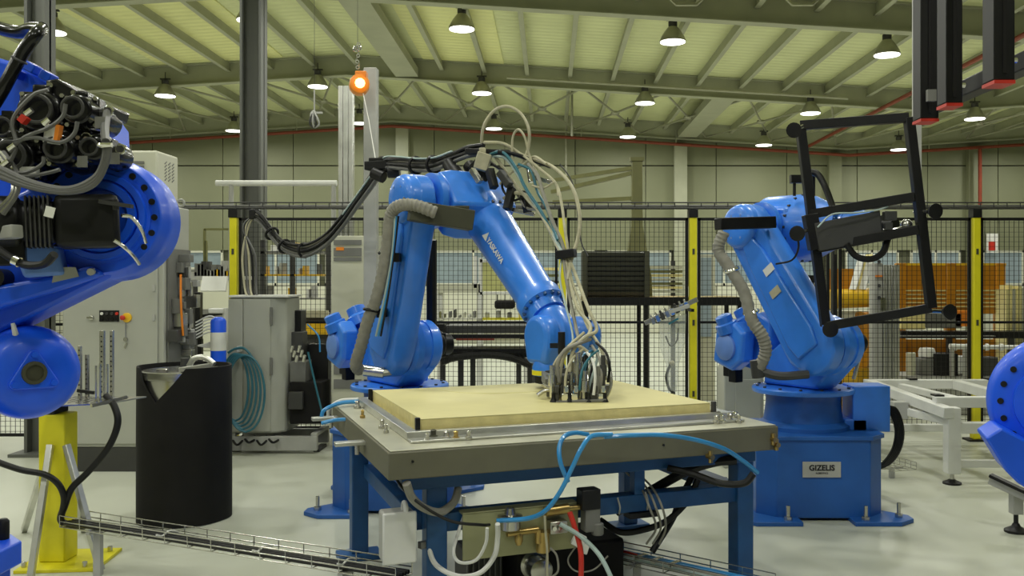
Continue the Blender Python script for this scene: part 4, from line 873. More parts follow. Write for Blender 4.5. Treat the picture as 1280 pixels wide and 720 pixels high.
MB().tube([ra.lerp(rb, .12)+up_*.03, ra.lerp(rb, .2)+up_*.035, ra.lerp(rb, .3)+up_*.03], .012, 6).build('red_hose', 'red', tt)
for k in (.33, .42, .52): MB().bar(ra.lerp(rb, k)+up_*.03-s_*.04, ra.lerp(rb, k)+up_*.035+s_*.05, .03, .02).build('connector', 'chrome', tt)
# small tray end behind the right robot pedestal
wire_tray('short wire tray end behind the right robot pedestal', WG(1098, 578, .1), WG(1132, 588, .1), .22, .06, (.5,), .07)
# ---------------------------------------------------------------- black sleeved steel drum
t = thing('steel_drum', 'steel drum inside a tall black sleeve standing on the floor', 'drum', W(231, 660, 6.6))
cx, cy = W(231, 0, 6.6).x, 6.6; b = MB(); n = 48; Ro = .325; Ri = .31
def ztop(a):     # notch in the sleeve towards the front left
    d = (a-math.radians(-97)+PI) % (2*PI)-PI
    d = math.degrees(d)
    if -38 < d < 26: return 1.075-.22*max(0, 1-abs((d+8)/(30 if d+8 < 0 else 34)))**.8
    return 1.09
r0, r1, r2, r3 = [], [], [], []
for i in range(n):
    a = 2*PI*i/n; k = 1+.012*cos(8*a); e = V((cos(a), sin(a), 0)); o = V((cx, cy, 0))
    r0.append(o+e*Ro*k+V((0, 0, .005))); r1.append(o+e*Ro*k*.99+V((0, 0, ztop(a)))); r2.append(o+e*Ri*k*.99+V((0, 0, ztop(a)))); r3.append(o+e*Ri*k+V((0, 0, .005)))
b.rings([r0, [V((p.x, p.y, .55)) for p in r0], r1, r2, r3], caps=False, closed=True); lab(b.build('sleeve', 'black_matte', t), 'black sleeve with a cut-out at the top front')
b = MB(); b.lathe((cx, cy, .02), (0, 0, 1), [(.285, 0), (.285, .98), (.298, .985), (.298, 1.0), (.292, 1.035), (.28, 1.04), (.277, 1.0), (.02, .998)], 40); b.build('drum_body', 'steel', t)
b = MB(); b.lathe((cx-.12, cy-.1, 1.02), (0, 0, 1), [(.04, 0), (.04, .05), (.025, .055)], 14); b.build('bung', 'steel', t)
b = MB(); b.tube([W(236, 458, 6.5), W(243, 448, 6.5), W(256, 447, 6.5), W(268, 455, 6.48)], .02, 10); b.build('pump_handle', 'aluminium', t)
b = MB(); b.bar(W(225, 462, 6.5), W(266, 456, 6.5), .05, .03); b.build('lid_bar', 'aluminium', t, .003)
b = MB(); b.cyl((cx-.0, cy, 1.02), (cx, cy, 1.14), .03, n=12); b.build('pump_neck', 'dark_grey', t)
# ---------------------------------------------------------------- big control cabinet with cooler
x0, x1, y0, y1 = W(78, 0, 8.15).x, W(205, 0, 8.15).x, 8.15, 8.72
t = thing('control_cabinet', 'tall grey control cabinet with push buttons behind the near robot', 'cabinet', ((x0+x1)/2, y0, 0))
MB().bb((x0, y0, .22), (x1, y1, 2.37)).build('body', 'cabinet', t, .01)
MB().bb((x0+.01, y0+.01, 0), (x1-.01, y1, .215)).build('plinth', 'dark_grey', t, .004)
dr = MB().bb((x0+.02, y0-.02, .25), (x1-.05, y0-.002, 2.34)).build('door', 'cabinet', t, .005)
b = MB(); b.bb(W(124, 400, y0-.025), W(149, 388, y0-.021)); b.bb(W(124, 402, y0-.03), W(149, 395, y0-.021)); bp = b.build('button_panel', 'black', dr)
for k, m in enumerate(('paper', 'dark_grey', 'dark_grey', 'red')):
    p = W(127.5+k*6.3, 392, y0-.024); MB().cyl(p, p+V((0, -.012, 0)), .013, n=12).build('push_button', m, bp)
for k in range(4):
    p = W(127.5+k*6.3, 399, y0-.028); MB().cyl(p, p+V((0, -.012, 0)), .014, n=12).build('push_button', 'black_gloss', bp)
p = W(159, 397, y0-.021); b = MB(); b.lathe(p, (0, -1, 0), [(.042, 0), (.042, .012), (.036, .014)], 18); es = b.build('emergency_base', 'yellow_guard', dr)
b = MB(); b.lathe(W(155, 397, y0-.03), (0, -1, 0), [(.012, 0), (.012, .02), (.022, .022), (.022, .035), (.012, .04)], 14); b.build('emergency_button', 'red', es)
b = MB(); p = W(115, 397, y0-.021); b.lathe(p, (0, -1, 0), [(.02, 0), (.02, .015), (.01, .02)], 12); b.box(p+V((0, -.03, 0)), (.06, .015, .015)); b.build('main_switch', 'steel', dr)
b = MB(); b.tube([W(157, 403, y0-.03), W(157, 425, y0-.03)], .004, 5, smooth=False); b.lathe(W(157, 424, y0-.03), (0, -1, 0), [(.018, -.01), (.018, .01)], 10); b.box(W(157, 432, y0-.03), (.012, .008, .05), MX.Rotation(.4, 3, 'Y')); b.build('hanging_keys', 'steel', dr)
for py in (397, 360, 480): MB().bb(W(190, py+4, y0-.03), W(194, py-4, y0-.02)).build('door_lock', 'light_grey', dr)
b = MB(); b.torus((x1-.04, y1-.1, 2.42), (0, 1, 0), .032, .012, 18, 8); b.build('lifting_eye', 'light_grey', t)
ux0, ux1 = x1-.55, x1-.09
c = thing('cooling_unit', 'white louvred cooling unit on top of the control cabinet', 'cooling unit', ((ux0+ux1)/2, y0+.3, 2.37))
MB().bb((ux0, y0+.08, 2.37), (ux1, y1-.03, 2.86)).build('casing', 'cream', c, .02)
for k in range(7): MB().bb((ux0+.06, y0+.068, 2.50+k*.04), (ux1-.12, y0+.08, 2.522+k*.04)).build('louvre', 'mid_grey', c)
for k in range(6):
    for j in range(3): MB().box((ux1+.001, y0+.25+j*.08, 2.62+k*.03), (.006, .05, .01), MX.Rotation(.5, 3, 'X')).build('side_louvre', 'mid_grey', c)
# valve terminal on the cabinet side
t = thing('valve_terminal', 'cluster of grey pneumatic modules on the cabinet side wall', 'valve terminal', (x1+.1, 8.4, 1.0))
random.seed(8)
MB().bb((x1+.005, y0+.05, .95), (x1+.02, y1-.02, 1.98)).build('mounting_plate', 'mid_grey', t)
for k in range(26):
    z = 1.0+random.random()*.95; yy = y0+.08+random.random()*.42; a, bb_, cc = .04+random.random()*.08, .04+random.random()*.08, .04+random.random()*.10
    MB().box((x1+.02+a/2, yy, z), (a, bb_, cc)).build('module', random.choice(['mid_grey', 'light_grey', 'mid_grey', 'dark_grey', 'steel']), t, .004)
MB().tube([(x1+.1, y0+.12, 1.75), (x1+.11, y0+.1, 1.5), (x1+.12, y0+.12, 1.2)], .010, 8).build('red_tube', 'orange', t)
for k in range(6):
    yy = y1-.05; MB().tube([(x1+.08, yy, 1.30-.03*k), (x1+.22, yy+.02, 1.36-.03*k), (x1+.30+.01*k, yy+.05, 1.25-.02*k), (x1+.22, yy+.02, 1.12-.01*k), (x1+.1, yy, 1.08)], .008, 6).build('white_tube', 'white', t)
# ---------------------------------------------------------------- grey dispenser cabinet with hose coil
xa, xb = W(286, 0, 9.0).x, W(345, 0, 9.0).x
t = thing('dispenser_cabinet', 'low pale grey cabinet with rounded corner and hose coil on a skid', 'cabinet', ((xa+xb)/2, 9.2, 0))
b = MB(); fp = [(xa, 9.0), (xb-.03, 9.0), (xb+.08, 9.08), (xb+.10, 9.25), (xb+.10, 9.5), (xa, 9.5)]
b.prism(fp, (0, 0, 0), (1, 0, 0), (0, 1, 0), .2, 1.53); b.build('body', 'cabinet', t, .02)
MB().bb((xa, 8.985, .22), (xa+.14, 8.999, 1.51)).build('door', 'cabinet', t, .003); MB().bb((xa+.15, 8.985, .22), (xb-.05, 8.999, 1.51)).build('door', 'cabinet', t, .003)
for (px, py) in ((339, 392), (339, 455)): b = MB(); b.bb(W(px-2, py+14, 8.97), W(px+2, py-8, 8.98)); b.build('handle', 'mid_grey', t, .002)
MB().bb(W(296, 440, 8.9), W(303, 432, 8.985)).build('hose_hook', 'white', t)
MB().bb((xa, 8.98, 1.53), (xb+.12, 9.5, 1.55)).build('top_sheet', 'white', t, .003)
for (yy) in (9.02, 9.48): MB().bb((xa-.02, yy-.03, .03), (xb+.40, yy+.03, .17)).build('skid_beam', 'light_grey', t, .004)
for xx in (xa+.03, xb+.37): MB().bb((xx-.03, 9.0, .17), (xx+.03, 9.5, .2)).build('skid_cross', 'light_grey', t); MB().bb((xx-.03, 9.1, .0), (xx+.03, 9.4, .03)).build('skid_pad', 'dark_grey', t)
for k in range(5):
    pts = []
    for i in range(15):
        a = 2*PI*i/14+PI/2; pts.append(W(300+(k*3.2-6)+(22+k*2.5)*cos(a)*.75, 484+2*k+(42+k*1.5)*sin(a), 8.90-.012*k))
    hose('hose_coil', pts, .011, 'hose_teal', t, 6, 3)
hose('hose_tail', [W(285, 441, 8.9), W(294, 436, 8.9), W(306, 436, 8.9), W(318, 450, 8.88)], .012, 'hose_teal', t)
# dark machine on the same skid
t = thing('pump_machine', 'dark machine of stacked black boxes right of the dispenser cabinet', 'machine', W(385, 520, 9.2))
for (a, c, Y0, Y1, m) in (((362, 530), (402, 478), 9.05, 9.4, 'black_matte'), ((362, 478), (382, 452), 9.1, 9.35, 'mid_grey'), ((384, 515), (410, 430), 9.36, 9.5, 'black'), ((362, 452), (378, 415), 9.2, 9.4, 'dark_grey'), ((360, 512), (378, 490), 8.98, 9.04, 'dark_grey'), ((361, 415), (376, 388), 9.3, 9.5, 'black')):
    p = W(a[0], a[1], Y0); r_ = W(c[0], c[1], Y0); MB().bb((p.x, Y0, max(p.z, .19)), (r_.x, Y1, r_.z)).build('module', m, t, .008)
for k in range(6): MB().cyl(W(364+k*3, 440+6*(k % 3), 9.03), W(366+k*3, 432+6*(k % 3), 9.02), .018, n=8).build('fitting', 'steel', t)
hose('blue_cable', [W(384, 405, 9.1), W(398, 420, 9.1), W(400, 440, 9.1)], .008, 'hose_blue', t, 6)
hose('blue_cable', [W(385, 440, 9.0), W(394, 480, 9.0), W(405, 525, 8.95)], .010, 'hose_teal', t, 6)
for k in range(4): MB().tube([W(288+k*15, 545, 9.1), W(296+k*15, 556-3*(k % 2), 8.9), W(306+k*15, 548, 9.05)], .012, 6).build('loose_cable', 'black', t)
# blue and white canister, white arm behind the drum
t = thing('canister', 'blue canister with a white label behind the drum', 'canister', W(273, 460, 8.6))
b = MB(); b.lathe(W(273, 455, 8.6), (0, 0, 1), [(.07, 0), (.07, .40), (.06, .42), (.03, .44)], 20); b.build('body', 'near_blue', t)
b = MB(); b.lathe(W(273, 438, 8.6), (0, 0, 1), [(.071, 0), (.0712, .17)], 20); b.build('label', 'paper', t)
p = W(273, 455, 8.6); MB().bb((p.x-.08, 8.52, 0), (p.x+.08, 8.68, p.z-.001)).build('stand', 'mid_grey', t, .004)
# robot controller cabinet behind the central robot
xa, xb = W(414, 0, 9.15).x, W(482, 0, 9.15).x
t = thing('robot_controller', 'cream controller cabinet with vent slots behind the central robot', 'cabinet', ((xa+xb)/2, 9.15, 0))
MB().bb((xa, 9.15, .05), (xb, 9.55, 2.14)).build('body', 'cream', t, .008)
MB().bb((xa+.01, 9.16, 0), (xb-.01, 9.54, .05)).build('plinth', 'dark_grey', t)
for (p0, p1) in ((300, 306), (310, 320), (322, 326), (437, 449), (456, 468), (474, 486)): MB().bb(W(417, p1, 9.14), W(452, p0, 9.15)).build('vent_strip', 'mid_grey', t)
MB().bb(W(420, 313, 9.135), W(430, 309, 9.14)).build('orange_mark', 'orange', t); MB().bb(W(418, 443, 9.135), W(428, 437, 9.14)).build('orange_mark', 'orange', t)
# ---------------------------------------------------------------- tall posts and hanging gear
t = thing('aluminium_column', 'tall ribbed aluminium profile column left of the central robot', 'column', W(433, 577, 10.0))
p = W(433, 0, 10.0).x
for dx, wd in ((-.055, .045), (.0, .05), (.055, .045)): MB().bb((p+dx-wd/2, 9.95, 0), (p+dx+wd/2, 10.05, W(0, 108, 10).z)).build('profile_strip', 'aluminium', t, .004)
b = MB(); p = W(464, 0, 8.6); z1 = W(0, 86, 8.6).z; b.bb((p.x-.06, 8.54, 0), (p.x+.06, 8.66, z1)); b.bb((p.x-.13, 8.48, 0), (p.x+.13, 8.72, .02))
tag(b.build('support_post', 'light_grey', None, .006), 'pale grey square post behind the central robot holding the hose gear', 'post')
t = thing('tool_balancer', 'orange spring balancer glowing in the light on a chain', 'balancer', W(450, 120, 8.3))
b = MB(); b.lathe(W(450, 106, 8.3)+V((-.02, .06, 0)), (.25, -1, 0), [(.05, -.03), (.085, -.02), (.092, .0), (.092, .10), (.085, .12), (.05, .13)], 14); b.build('housing', 'balancer', t)
b = MB(); b.box(W(452, 94, 8.3), (.10, .10, .06)); b.build('head', 'orange', t, .008)
b = MB(); b.lathe(W(450, 104, 8.22), (.2, -1, 0), [(.045, 0), (.045, .015), (.02, .02)], 10); b.build('lit_face', 'lit_face_glow', t)  # glowing disc painted in as the lit side of the housing
for k in range(9):
    p = W(447+1.5*sin(k*1.7), 84-k*3.6, 8.3); b = MB(); b.torus(p, (1, 0, 0) if k % 2 else (0, 1, .3), .014, .006, 10, 6); b.build('chain_link', 'chrome', t)
for k in range(5):
    p = W(443+2*k-1.5*(k % 2), 62-1.8*(k % 3), 8.29); b = MB(); b.torus(p, (k-2, 1, .4), .014, .006, 10, 6); b.build('chain_link', 'chrome', t)
b = MB(); b.tube([W(447, 55, 8.3), W(447, 55, 8.3)+V((0, 0, 3.2))], .002, 5, smooth=False); b.build('hang_wire', 'dark_grey', t)
b = MB(); b.tube([W(454, 117, 8.25), W(461, 150, 8.1), W(470, 203, 7.7)], .004, 5, smooth=False); b.build('pull_wire', 'paper', t)
t = thing('hanging_plug', 'grey cable plug hanging from a thin line left of the balancer', 'plug', W(392, 160, 9.5))
b = MB(); b.cyl(W(393, 112, 9.5), W(393, 138, 9.5), .008, n=6); b.build('line', 'light_grey', t); MB().cyl(W(393, 112, 9.5), W(393, 112, 9.5)+V((0, 0, 3)), .002, n=5).build('hang_wire', 'dark_grey', t)
b = MB(); b.lathe(W(392, 138, 9.5), (0, 0, -1), [(.015, 0), (.035, .03), (.04, .08), (.025, .12)], 12); b.build('plug_body', 'light_grey', t)
for k in range(4): MB().tube([W(392, 140, 9.48), W(388+k*3, 148, 9.46), W(388+k*3.5, 156, 9.48), W(393, 160, 9.5)], .010, 6).build('cord_loop', ['dark_grey', 'light_grey'][k % 2], t)
MB().bar(W(392, 141, 9.5), W(403, 141, 9.5), .02, .02).build('lever', 'light_grey', t)
# cable bundle from the left post to the robot
t = thing('cable_bundle', 'strapped bundle of grey and black cables sagging to the central robot', 'cables', W(380, 310, 8.6))
base = [(318, 268, 9.2), (328, 276, 9.1), (340, 292, 9.0), (356, 308, 8.8), (380, 313, 8.6), (405, 302, 8.4), (428, 277, 8.2), (448, 250, 8.0), (468, 222, 7.8), (480, 206, 7.6), (498, 205, 7.4), (520, 207, 7.2), (542, 206, 7.0), (565, 198, 6.8), (585, 190, 6.65), (604, 186, 6.55)]
random.seed(5)
for k in range(7):
    oy = (k-3)*2.4; m = ['black', 'hose_grey', 'cable_grey', 'black', 'light_grey', 'hose_grey', 'cable_grey'][k]
    if 9 <= 9: pts = [W(x+random.uniform(-1, 1), y+oy*(1.0 if 3 < i < 9 else .75)+random.uniform(-.8, .8), Y+((k % 3)-1)*.025) for i, (x, y, Y) in enumerate(base)]
    hose('cable', pts, .019 if k % 2 else .016, m, t, 8, 5)
hose('blue_line', [W(x, y-9, Y-.06) for x, y, Y in base[6:14]], .008, 'hose_clear', t, 6)
for i in (2, 3, 4, 9, 11, 12):
    p = W(*base[i]); d = (W(*base[i+1])-W(*base[i-1])); b = MB(); b.torus(p, d, .062, .014, 18, 6); b.build('strap', 'black', t)
b = MB(); b.bar(W(459, 208, 7.62), W(500, 206, 7.55), .12, .07); b.bar(W(462, 200, 7.6), W(496, 199, 7.55), .05, .03); b.cyl(W(466, 216, 7.56), W(480, 222, 7.52), .05, n=10); b.cyl(W(485, 215, 7.5), W(500, 215, 7.5), .05, n=12); b.build('hanger_clamp', 'black', t, .006)
b = MB(); b.box(W(319, 268, 9.2), (.10, .10, .10)); b.build('end_clamp', 'black', t, .01)
for k in range(5):
    hose('drop_cable', [W(318, 268, 9.2), W(310-k*1.5, 285, 9.2), W(303+k*4, 320, 9.2), W(306+k*3.5, 360, 9.2), W(310+k*3, 372, 9.15)], .011, ['hose_cream', 'cable_grey', 'hose_cream', 'black', 'cable_grey'][k], t, 6)
t = thing('white_rail', 'white horizontal tube on posts above the fence at the left', 'rail', W(345, 577, 11.0))
MB().cyl(W(270, 229, 11), W(421, 229, 11), .035, n=12).build('tube', 'white', t)
for px in (289, 417): MB().cyl(W(px, 229, 11), V((W(px, 0, 11).x, 11, 0)), .03, n=10).build('post', 'light_grey', t)
b = MB(); p = W(1146, 0, 9.75); b.bb((p.x-.035, 9.71, 2.54), (p.x+.035, 9.79, 6.6)); b.bb((p.x-.07, 9.68, 2.52), (p.x+.07, 9.82, 2.54))
tag(b.build('support_post', 'light_grey'), 'slim grey drop post from the roof to the cable ladder on the right', 'post')
# ---------------------------------------------------------------- safety fence
YF = 9.75; ZT = 2.36
def post(px_or_x, label, m, wd=.075, z1=ZT):
    x = px_or_x; t = thing('fence_post', label, 'fence post', (x, YF, 0), 0, 'posts of the safety fence')
    MB().bb((x-wd/2, YF-.05, .02), (x+wd/2, YF+.05, z1)).build('shaft', m, t, .006)
    MB().bb((x-.1, YF-.09, 0), (x+.1, YF+.09, .02)).build('foot', 'black', t)
    MB().bb((x-wd/2-.01, YF-.06, z1), (x+wd/2+.01, YF+.06, z1+.09)).build('cap', 'black', t, .004)
    for z in (.5, 1.25, 2.0): MB().bb((x-.012, YF-.056, z-.03), (x+.012, YF-.05, z+.03)).build('clip', 'olive_dark', t)
XY = [W(px, 0, YF).x for px in (293, 703, 866, 1219)]+[7.5]
for x, l in zip(XY, ('yellow fence post beside the grey dispenser cabinet', 'yellow fence post behind the central robot wrist', 'yellow fence post between the two robots', 'yellow fence post in front of the orange guards', 'yellow fence post beyond the right edge')): post(x, l, 'yellow')
XB = [(XY[0]+XY[1])/2-.02, (XY[2]+XY[3])/2, (XY[3]+XY[4])/2]
for x, l in zip(XB, ('slim black fence post beside the central robot arm', 'slim black fence post behind the right robot', 'slim black fence post beyond the orange guards')): post(x, l, 'black', .045)
def panel(x0, x1, label, y=YF, z0=.12, z1=ZT):
    t = thing('mesh_fence', label, 'fence', ((x0+x1)/2, y, z0), 0, 'mesh panels of the safety fence')
    b = MB(); w_ = .03
    b.bb((x0, y-.015, z0), (x0+w_, y+.015, z1)); b.bb((x1-w_, y-.015, z0), (x1, y+.015, z1)); b.bb((x0, y-.015, z1-w_), (x1, y+.015, z1)); b.bb((x0, y-.015, z0), (x1, y+.015, z0+w_)); b.bb((x0, y-.012, 1.24), (x1, y+.012, 1.265))
    b.build('frame', 'black', t)
    b = MB(); r = .0022
    n = int((x1-x0)/.05)
    for k in range(1, n): x = x0+(x1-x0)*k/n; b.bb((x-r, y-r, z0), (x+r, y+r, z1))
    n = int((z1-z0)/.05)
    for k in range(1, n): z = z0+(z1-z0)*k/n; b.bb((x0, y-.006, z-r*.8), (x1, y-r, z+r*.8))
    b.build('wire_mesh', 'black', t, kind='stuff')
e = .05
for a, c, l in ((XY[0], XB[0], 'mesh fence panel behind the sagging cable bundle'), (XB[0], XY[1], 'mesh fence panel behind the central robot forearm'), (XY[1], XY[2], 'mesh fence panel in front of the dark slatted guard'), (XY[2], XB[1], 'mesh fence panel behind the grey pillar box'), (XB[1], XY[3], 'mesh fence panel behind the black suction frame'), (XY[3], XB[2], 'mesh fence panel at the far right edge'), (XB[2], XY[4], 'mesh fence panel out past the right edge')):
    panel(a+e, c-e, l)
panel(-7.6, -5.95, 'mesh fence panel at the far left behind the near robot', 9.3)
panel(-5.85, -4.35, 'mesh fence panel left of the tall control cabinet', 9.3)
# cable ladder above the fence
t = thing('cable_ladder', 'long narrow cable ladder running above the safety fence', 'cable ladder', (1, YF, 2.45))
xl, xr = W(215, 0, YF).x, 7.6
for dy, dz in ((-.06, 0), (.06, 0), (-.06, .055)): MB().cyl((xl, YF+dy, ZT+.10+dz), (xr, YF+dy, ZT+.10+dz), .008, n=6).build('rail', 'dark_grey', t)
x = xl
while x < xr: MB().tube([(x, YF-.06, ZT+.155), (x, YF-.06, ZT+.1), (x, YF+.06, ZT+.1)], .006, 5, smooth=False).build('rung', 'dark_grey', t); x += .14
MB().tube([(xl, YF, ZT+.125), (-1.5, YF-.01, ZT+.12), (2, YF+.01, ZT+.125), (xr, YF, ZT+.12)], .016, 6).build('cable', 'mid_grey', t)
# tools hung on the fence next to the yellow post
t = thing('spare_gripper', 'spare metal gripper with a clear bag hung on the fence post', 'gripper', W(842, 400, 9.4))
b = MB(); b.bar(W(806, 404, 9.45), W(872, 374, 9.35), .05, .05); b.build('beam', 'steel', t, .004)
b = MB(); b.bar(W(818, 396, 9.38), W(862, 382, 9.32), .08, .04); b.build('beam', 'light_grey', t, .004)
for k in range(8):
    p = W(816+k*6, 401-k*2.8, 9.34); b = MB(); b.box(p, (.04, .05, .07), MX.Rotation(-.4, 3, 'Y')); b.cyl(p, p+V((-.03, -.02, .06)), .012, n=8); b.build('clamp', ['steel', 'chrome', 'dark_grey'][k % 3], t, .003)
b = MB(); Yb = 9.38; fp = [(824, 400), (858, 392), (856, 430), (849, 455), (846, 490), (834, 488), (832, 455), (825, 435)]
b.rings([[W(x, y, Yb) for x, y in fp], [W(x, y, Yb+.09) for x, y in fp]]); b.build('plastic_bag', 'film', t, .01)
hose('hose_in_bag', [W(838, 455, 9.42), W(833, 470, 9.42), W(836, 485, 9.42), W(841, 490, 9.42)], .014, 'black', t)
hose('hose_in_bag', [W(832, 420, 9.42), W(838, 432, 9.42), W(846, 426, 9.42), W(848, 410, 9.42)], .009, 'dark_grey', t)
MB().ball(W(840, 454, 9.42), .03).build('foam_plug', 'hose_cream', t); MB().bar(W(836, 405, 9.36), W(848, 398, 9.34), .03, .02).build('blue_clip', 'hose_teal', t)
MB().bar(W(866, 388, 9.4), W(866, 388, 9.4)+V((0, .3, 0)), .03, .03).build('hook', 'black', t)
# grey pillar box left of the right robot
t = thing('pillar_box', 'pale grey sloping-top box on the floor left of the right robot', 'box', W(930, 600, 8.3))
b = MB(); xa, xb = W(905, 0, 8.3).x, W(955, 0, 8.3).x; zt = W(0, 452, 8.3).z
b.prism([(xa, 0), (xb, 0), (xb, zt-.10), (xa+.22, zt), (xa+.06, zt), (xa, zt-.08)], (0, 8.3, 0), (1, 0, 0), (0, 0, 1), -.35, 0); b.build('casing', 'cabinet', t, .012)
MB().bb((xa+.1, 8.29, .2), (xb-.03, 8.3, zt-.16)).build('front_door', 'cabinet', t, .004)
for k in range(2): MB().bb((xb-.08+.05*k, 8.28, .42), (xb-.05+.05*k, 8.3, .45)).build('knob', ['black', 'red'][k], t)
loose('thin black cable looping beside the fence near the right robot', q([(942, 417), (915, 422), (907, 434), (912, 456)], [9.7, 9.3, 8.9, 8.45]), .012, 'olive_dark', 'cable', 'cable')
# ---------------------------------------------------------------- white conveyor frame on the right
t = thing('conveyor_frame', 'white square-tube conveyor frame standing right of the robot', 'conveyor frame', (3.9, 8.4, 0))
def wb(a, c, wd=.09, ht=.09): MB().bar(a, c, wd, ht).build('beam', 'white', t, .006)
zc = .66
wb((3.15, 9.2, zc), (6.2, 9.2, zc)); wb((3.28, 7.85, zc), (6.2, 7.85, zc)); wb((3.2, 9.15, zc), (3.30, 7.60, zc-.06)); wb((4.05, 9.15, zc), (4.02, 7.85, zc)); wb((5.0, 9.15, zc), (5.0, 7.85, zc))
wb((3.05, 8.9, zc-.14), (3.35, 7.7, zc-.14), .07, .07); wb((3.40, 7.67, .47), (6.2, 7.67, .47)); wb((3.0, 9.1, .24), (6.2, 9.1, .24), .07, .07); wb((3.4, 7.67, .17), (6.2, 7.67, .17), .06, .06)
wb((3.5, 9.18, zc-.02), (3.62, 7.9, zc-.02), .07, .06)
MB().bb((3.07, 8.2, zc-.2), (3.2, 8.33, zc-.05)).build('bracket', 'light_grey', t, .004)
for x, y, z1 in ((3.355, 7.67, .64), (5.4, 7.67, .64), (3.2, 9.15, zc-.05), (5.4, 9.15, zc-.05)):
    l = MB().bb((x-.055, y-.055, .09), (x+.055, y+.055, z1)).build('leg', 'white', t, .008)
    b = MB(); b.cyl((x, y, .03), (x, y, .09), .018, n=8); b.build('spindle', 'steel', l)
    b = MB(); b.lathe((x, y, 0), (0, 0, 1), [(.075, 0), (.075, .015), (.04, .03), (.025, .04)], 16); b.build('levelling_foot', 'black', l)
for x, y in ((3.33, 7.9), (3.62, 9.2), (4.4, 9.2)): MB().bb((x-.04, y-.05, zc+.045), (x+.04, y+.05, zc+.06)).build('stop_pad', 'black', t)
# support rail at the right edge
t = thing('support_rail', 'grey channel on an adjustable foot at the lower right edge', 'support rail', WG(1272, 665))
p = WG(1272, 665); b = MB(); b.bar(W(1238, 598, 6.25), W(1310, 632, 6.0), .05, .07); b.build('channel', 'light_grey', t, .004)
b = MB(); b.bar(W(1238, 594, 6.22), W(1310, 628, 5.97), .055, .02); b.build('rubber_strip', 'black', t)
b = MB(); b.bar(W(1270, 615, p.y), W(1270, 642, p.y), .07, .07); b.build('leg', 'light_grey', t, .004)
b = MB(); b.cyl(W(1270, 642, p.y), V((W(1270, 0, p.y).x, p.y, .02)), .016, n=8); b.lathe((W(1270, 0, p.y).x, p.y, 0), (0, 0, 1), [(.075, 0), (.075, .015), (.03, .04), (.02, .06)], 16); b.build('levelling_foot', 'black', t)
# ================================================================== BEHIND THE FENCE
def WB(px0, py0, px1, py1, Y, dp): a = W(px0, py0, Y); c = W(px1, py1, Y); return MB().bb((a.x, Y, a.z), (c.x, Y+dp, c.z))
def floorbox(px0, px1, py, Y, dp): a = W(px0, py, Y); c = W(px1, py, Y); return MB().bb((a.x, Y, 0), (c.x, Y+dp, a.z))
# rack with dark slatted guard
t = thing('steel_rack', 'thin dark steel rack with a wooden shelf behind the fence', 'rack', W(830, 520, 11.2))
zt = W(0, 371, 11.2).z; xa, xb = W(728, 0, 11.2).x, W(924, 0, 11.2).x
MB().bb((xa, 11.0, zt-.05), (xb, 11.9, zt)).build('shelf', 'brass', t, .003); MB().bb((xa, 10.98, zt-.10), (xb, 11.0, zt)).build('edge_beam', 'black', t)
for x in (xa+.04, W(805, 0, 11.2).x, xb-.03):
    for y in (11.03, 11.85): MB().bb((x-.025, y-.025, 0), (x+.025, y+.025, zt-.05)).build('leg', 'black', t)
t = thing('slatted_guard', 'dark olive slatted guard box standing on the steel rack', 'guard', W(770, 370, 11.1))
xa, xb = W(728, 0, 11.1).x, W(811, 0, 11.1).x; z1 = W(0, 314, 11.1).z
MB().bb((xa, 11.12, zt+.001), (xb, 11.6, z1)).build('box', 'guard_slat', t, .006)
n = 9
for k in range(n): z = zt+.02+(z1-zt-.02)*k/n; MB().box(((xa+xb)/2, 11.09, z+.026), (xb-xa-.06, .03, .042), MX.Rotation(.35, 3, 'X')).build('slat', 'guard_slat', t)
for x in (xa+.03, xb-.03): MB().bb((x-.03, 11.05, zt+.001), (x+.03, 11.12, z1)).build('side_frame', 'olive_dark', t)
# olive jib post
t = thing('jib_crane', 'olive green jib post with flared foot and long arms to the left', 'jib crane', W(795, 370, 11.7))
p = W(796, 0, 11.7).x; zs = W(0, 282, 11.7).z; ze = W(0, 200, 11.7).z; za = zt
b = MB(); b.rings([[V((p+a*w_, 11.7+c*w_, z)) for a, c in ((-1, -1), (1, -1), (1, 1), (-1, 1))] for w_, z in ((.18, za), (.17, za+.25), (.07, zs), (.065, ze))]); b.build('post', 'olive', t, .006)
MB().bb((p-.085, 11.62, ze-.02), (p+.085, 11.78, ze+.03)).build('head_plate', 'olive', t)
for (y0, x1, y1) in ((210, 690, 226), (216, 690, 240), (248, 692, 253)): MB().bar(W(792, y0, 11.7), W(x1, y1, 12.6), .05, .05).build('arm', 'olive', t)
# long black conveyor behind the central robot
t = thing('roller_conveyor', 'black conveyor with side guards behind the central robot', 'conveyor', W(606, 540, 10.8))
Y = 10.8
for (a, c, m, dp, y) in (((548, 416), (668, 407), 'dark_grey', .6, Y), ((548, 424), (668, 418), 'black', .05, Y-.06), ((554, 447), (668, 436), 'black', .5, Y), ((540, 432), (556, 405), 'black', .5, Y-.1)):
    p = W(*a, y); r_ = W(*c, y); MB().bb((p.x, y, p.z), (r_.x, y+dp, r_.z)).build('side_guard', m, t, .006)
b = MB(); b.tube([W(552, 452, Y-.08), W(570, 446, Y-.08), W(610, 443, Y-.08), W(640, 447, Y-.08), W(664, 456, Y-.08)], .05, 8); b.build('curved_guard', 'black', t)
b = MB(); p = W(570, 425.5, Y-.12); r_ = W(618, 423, Y-.1); b.bb(p, r_); b.build('red_strip', 'red_pipe', t); b = MB(); b.bb(W(618, 425.5, Y-.12), W(650, 423, Y-.1)); b.build('yellow_strip', 'hose_cream', t)
for px in (552, 575, 590, 648, 662):
    x = W(px, 0, Y).x; MB().bb((x-.03, Y+.1, 0), (x+.03, Y+.16, W(0, 436, Y).z)).build('leg', 'dark_grey', t)
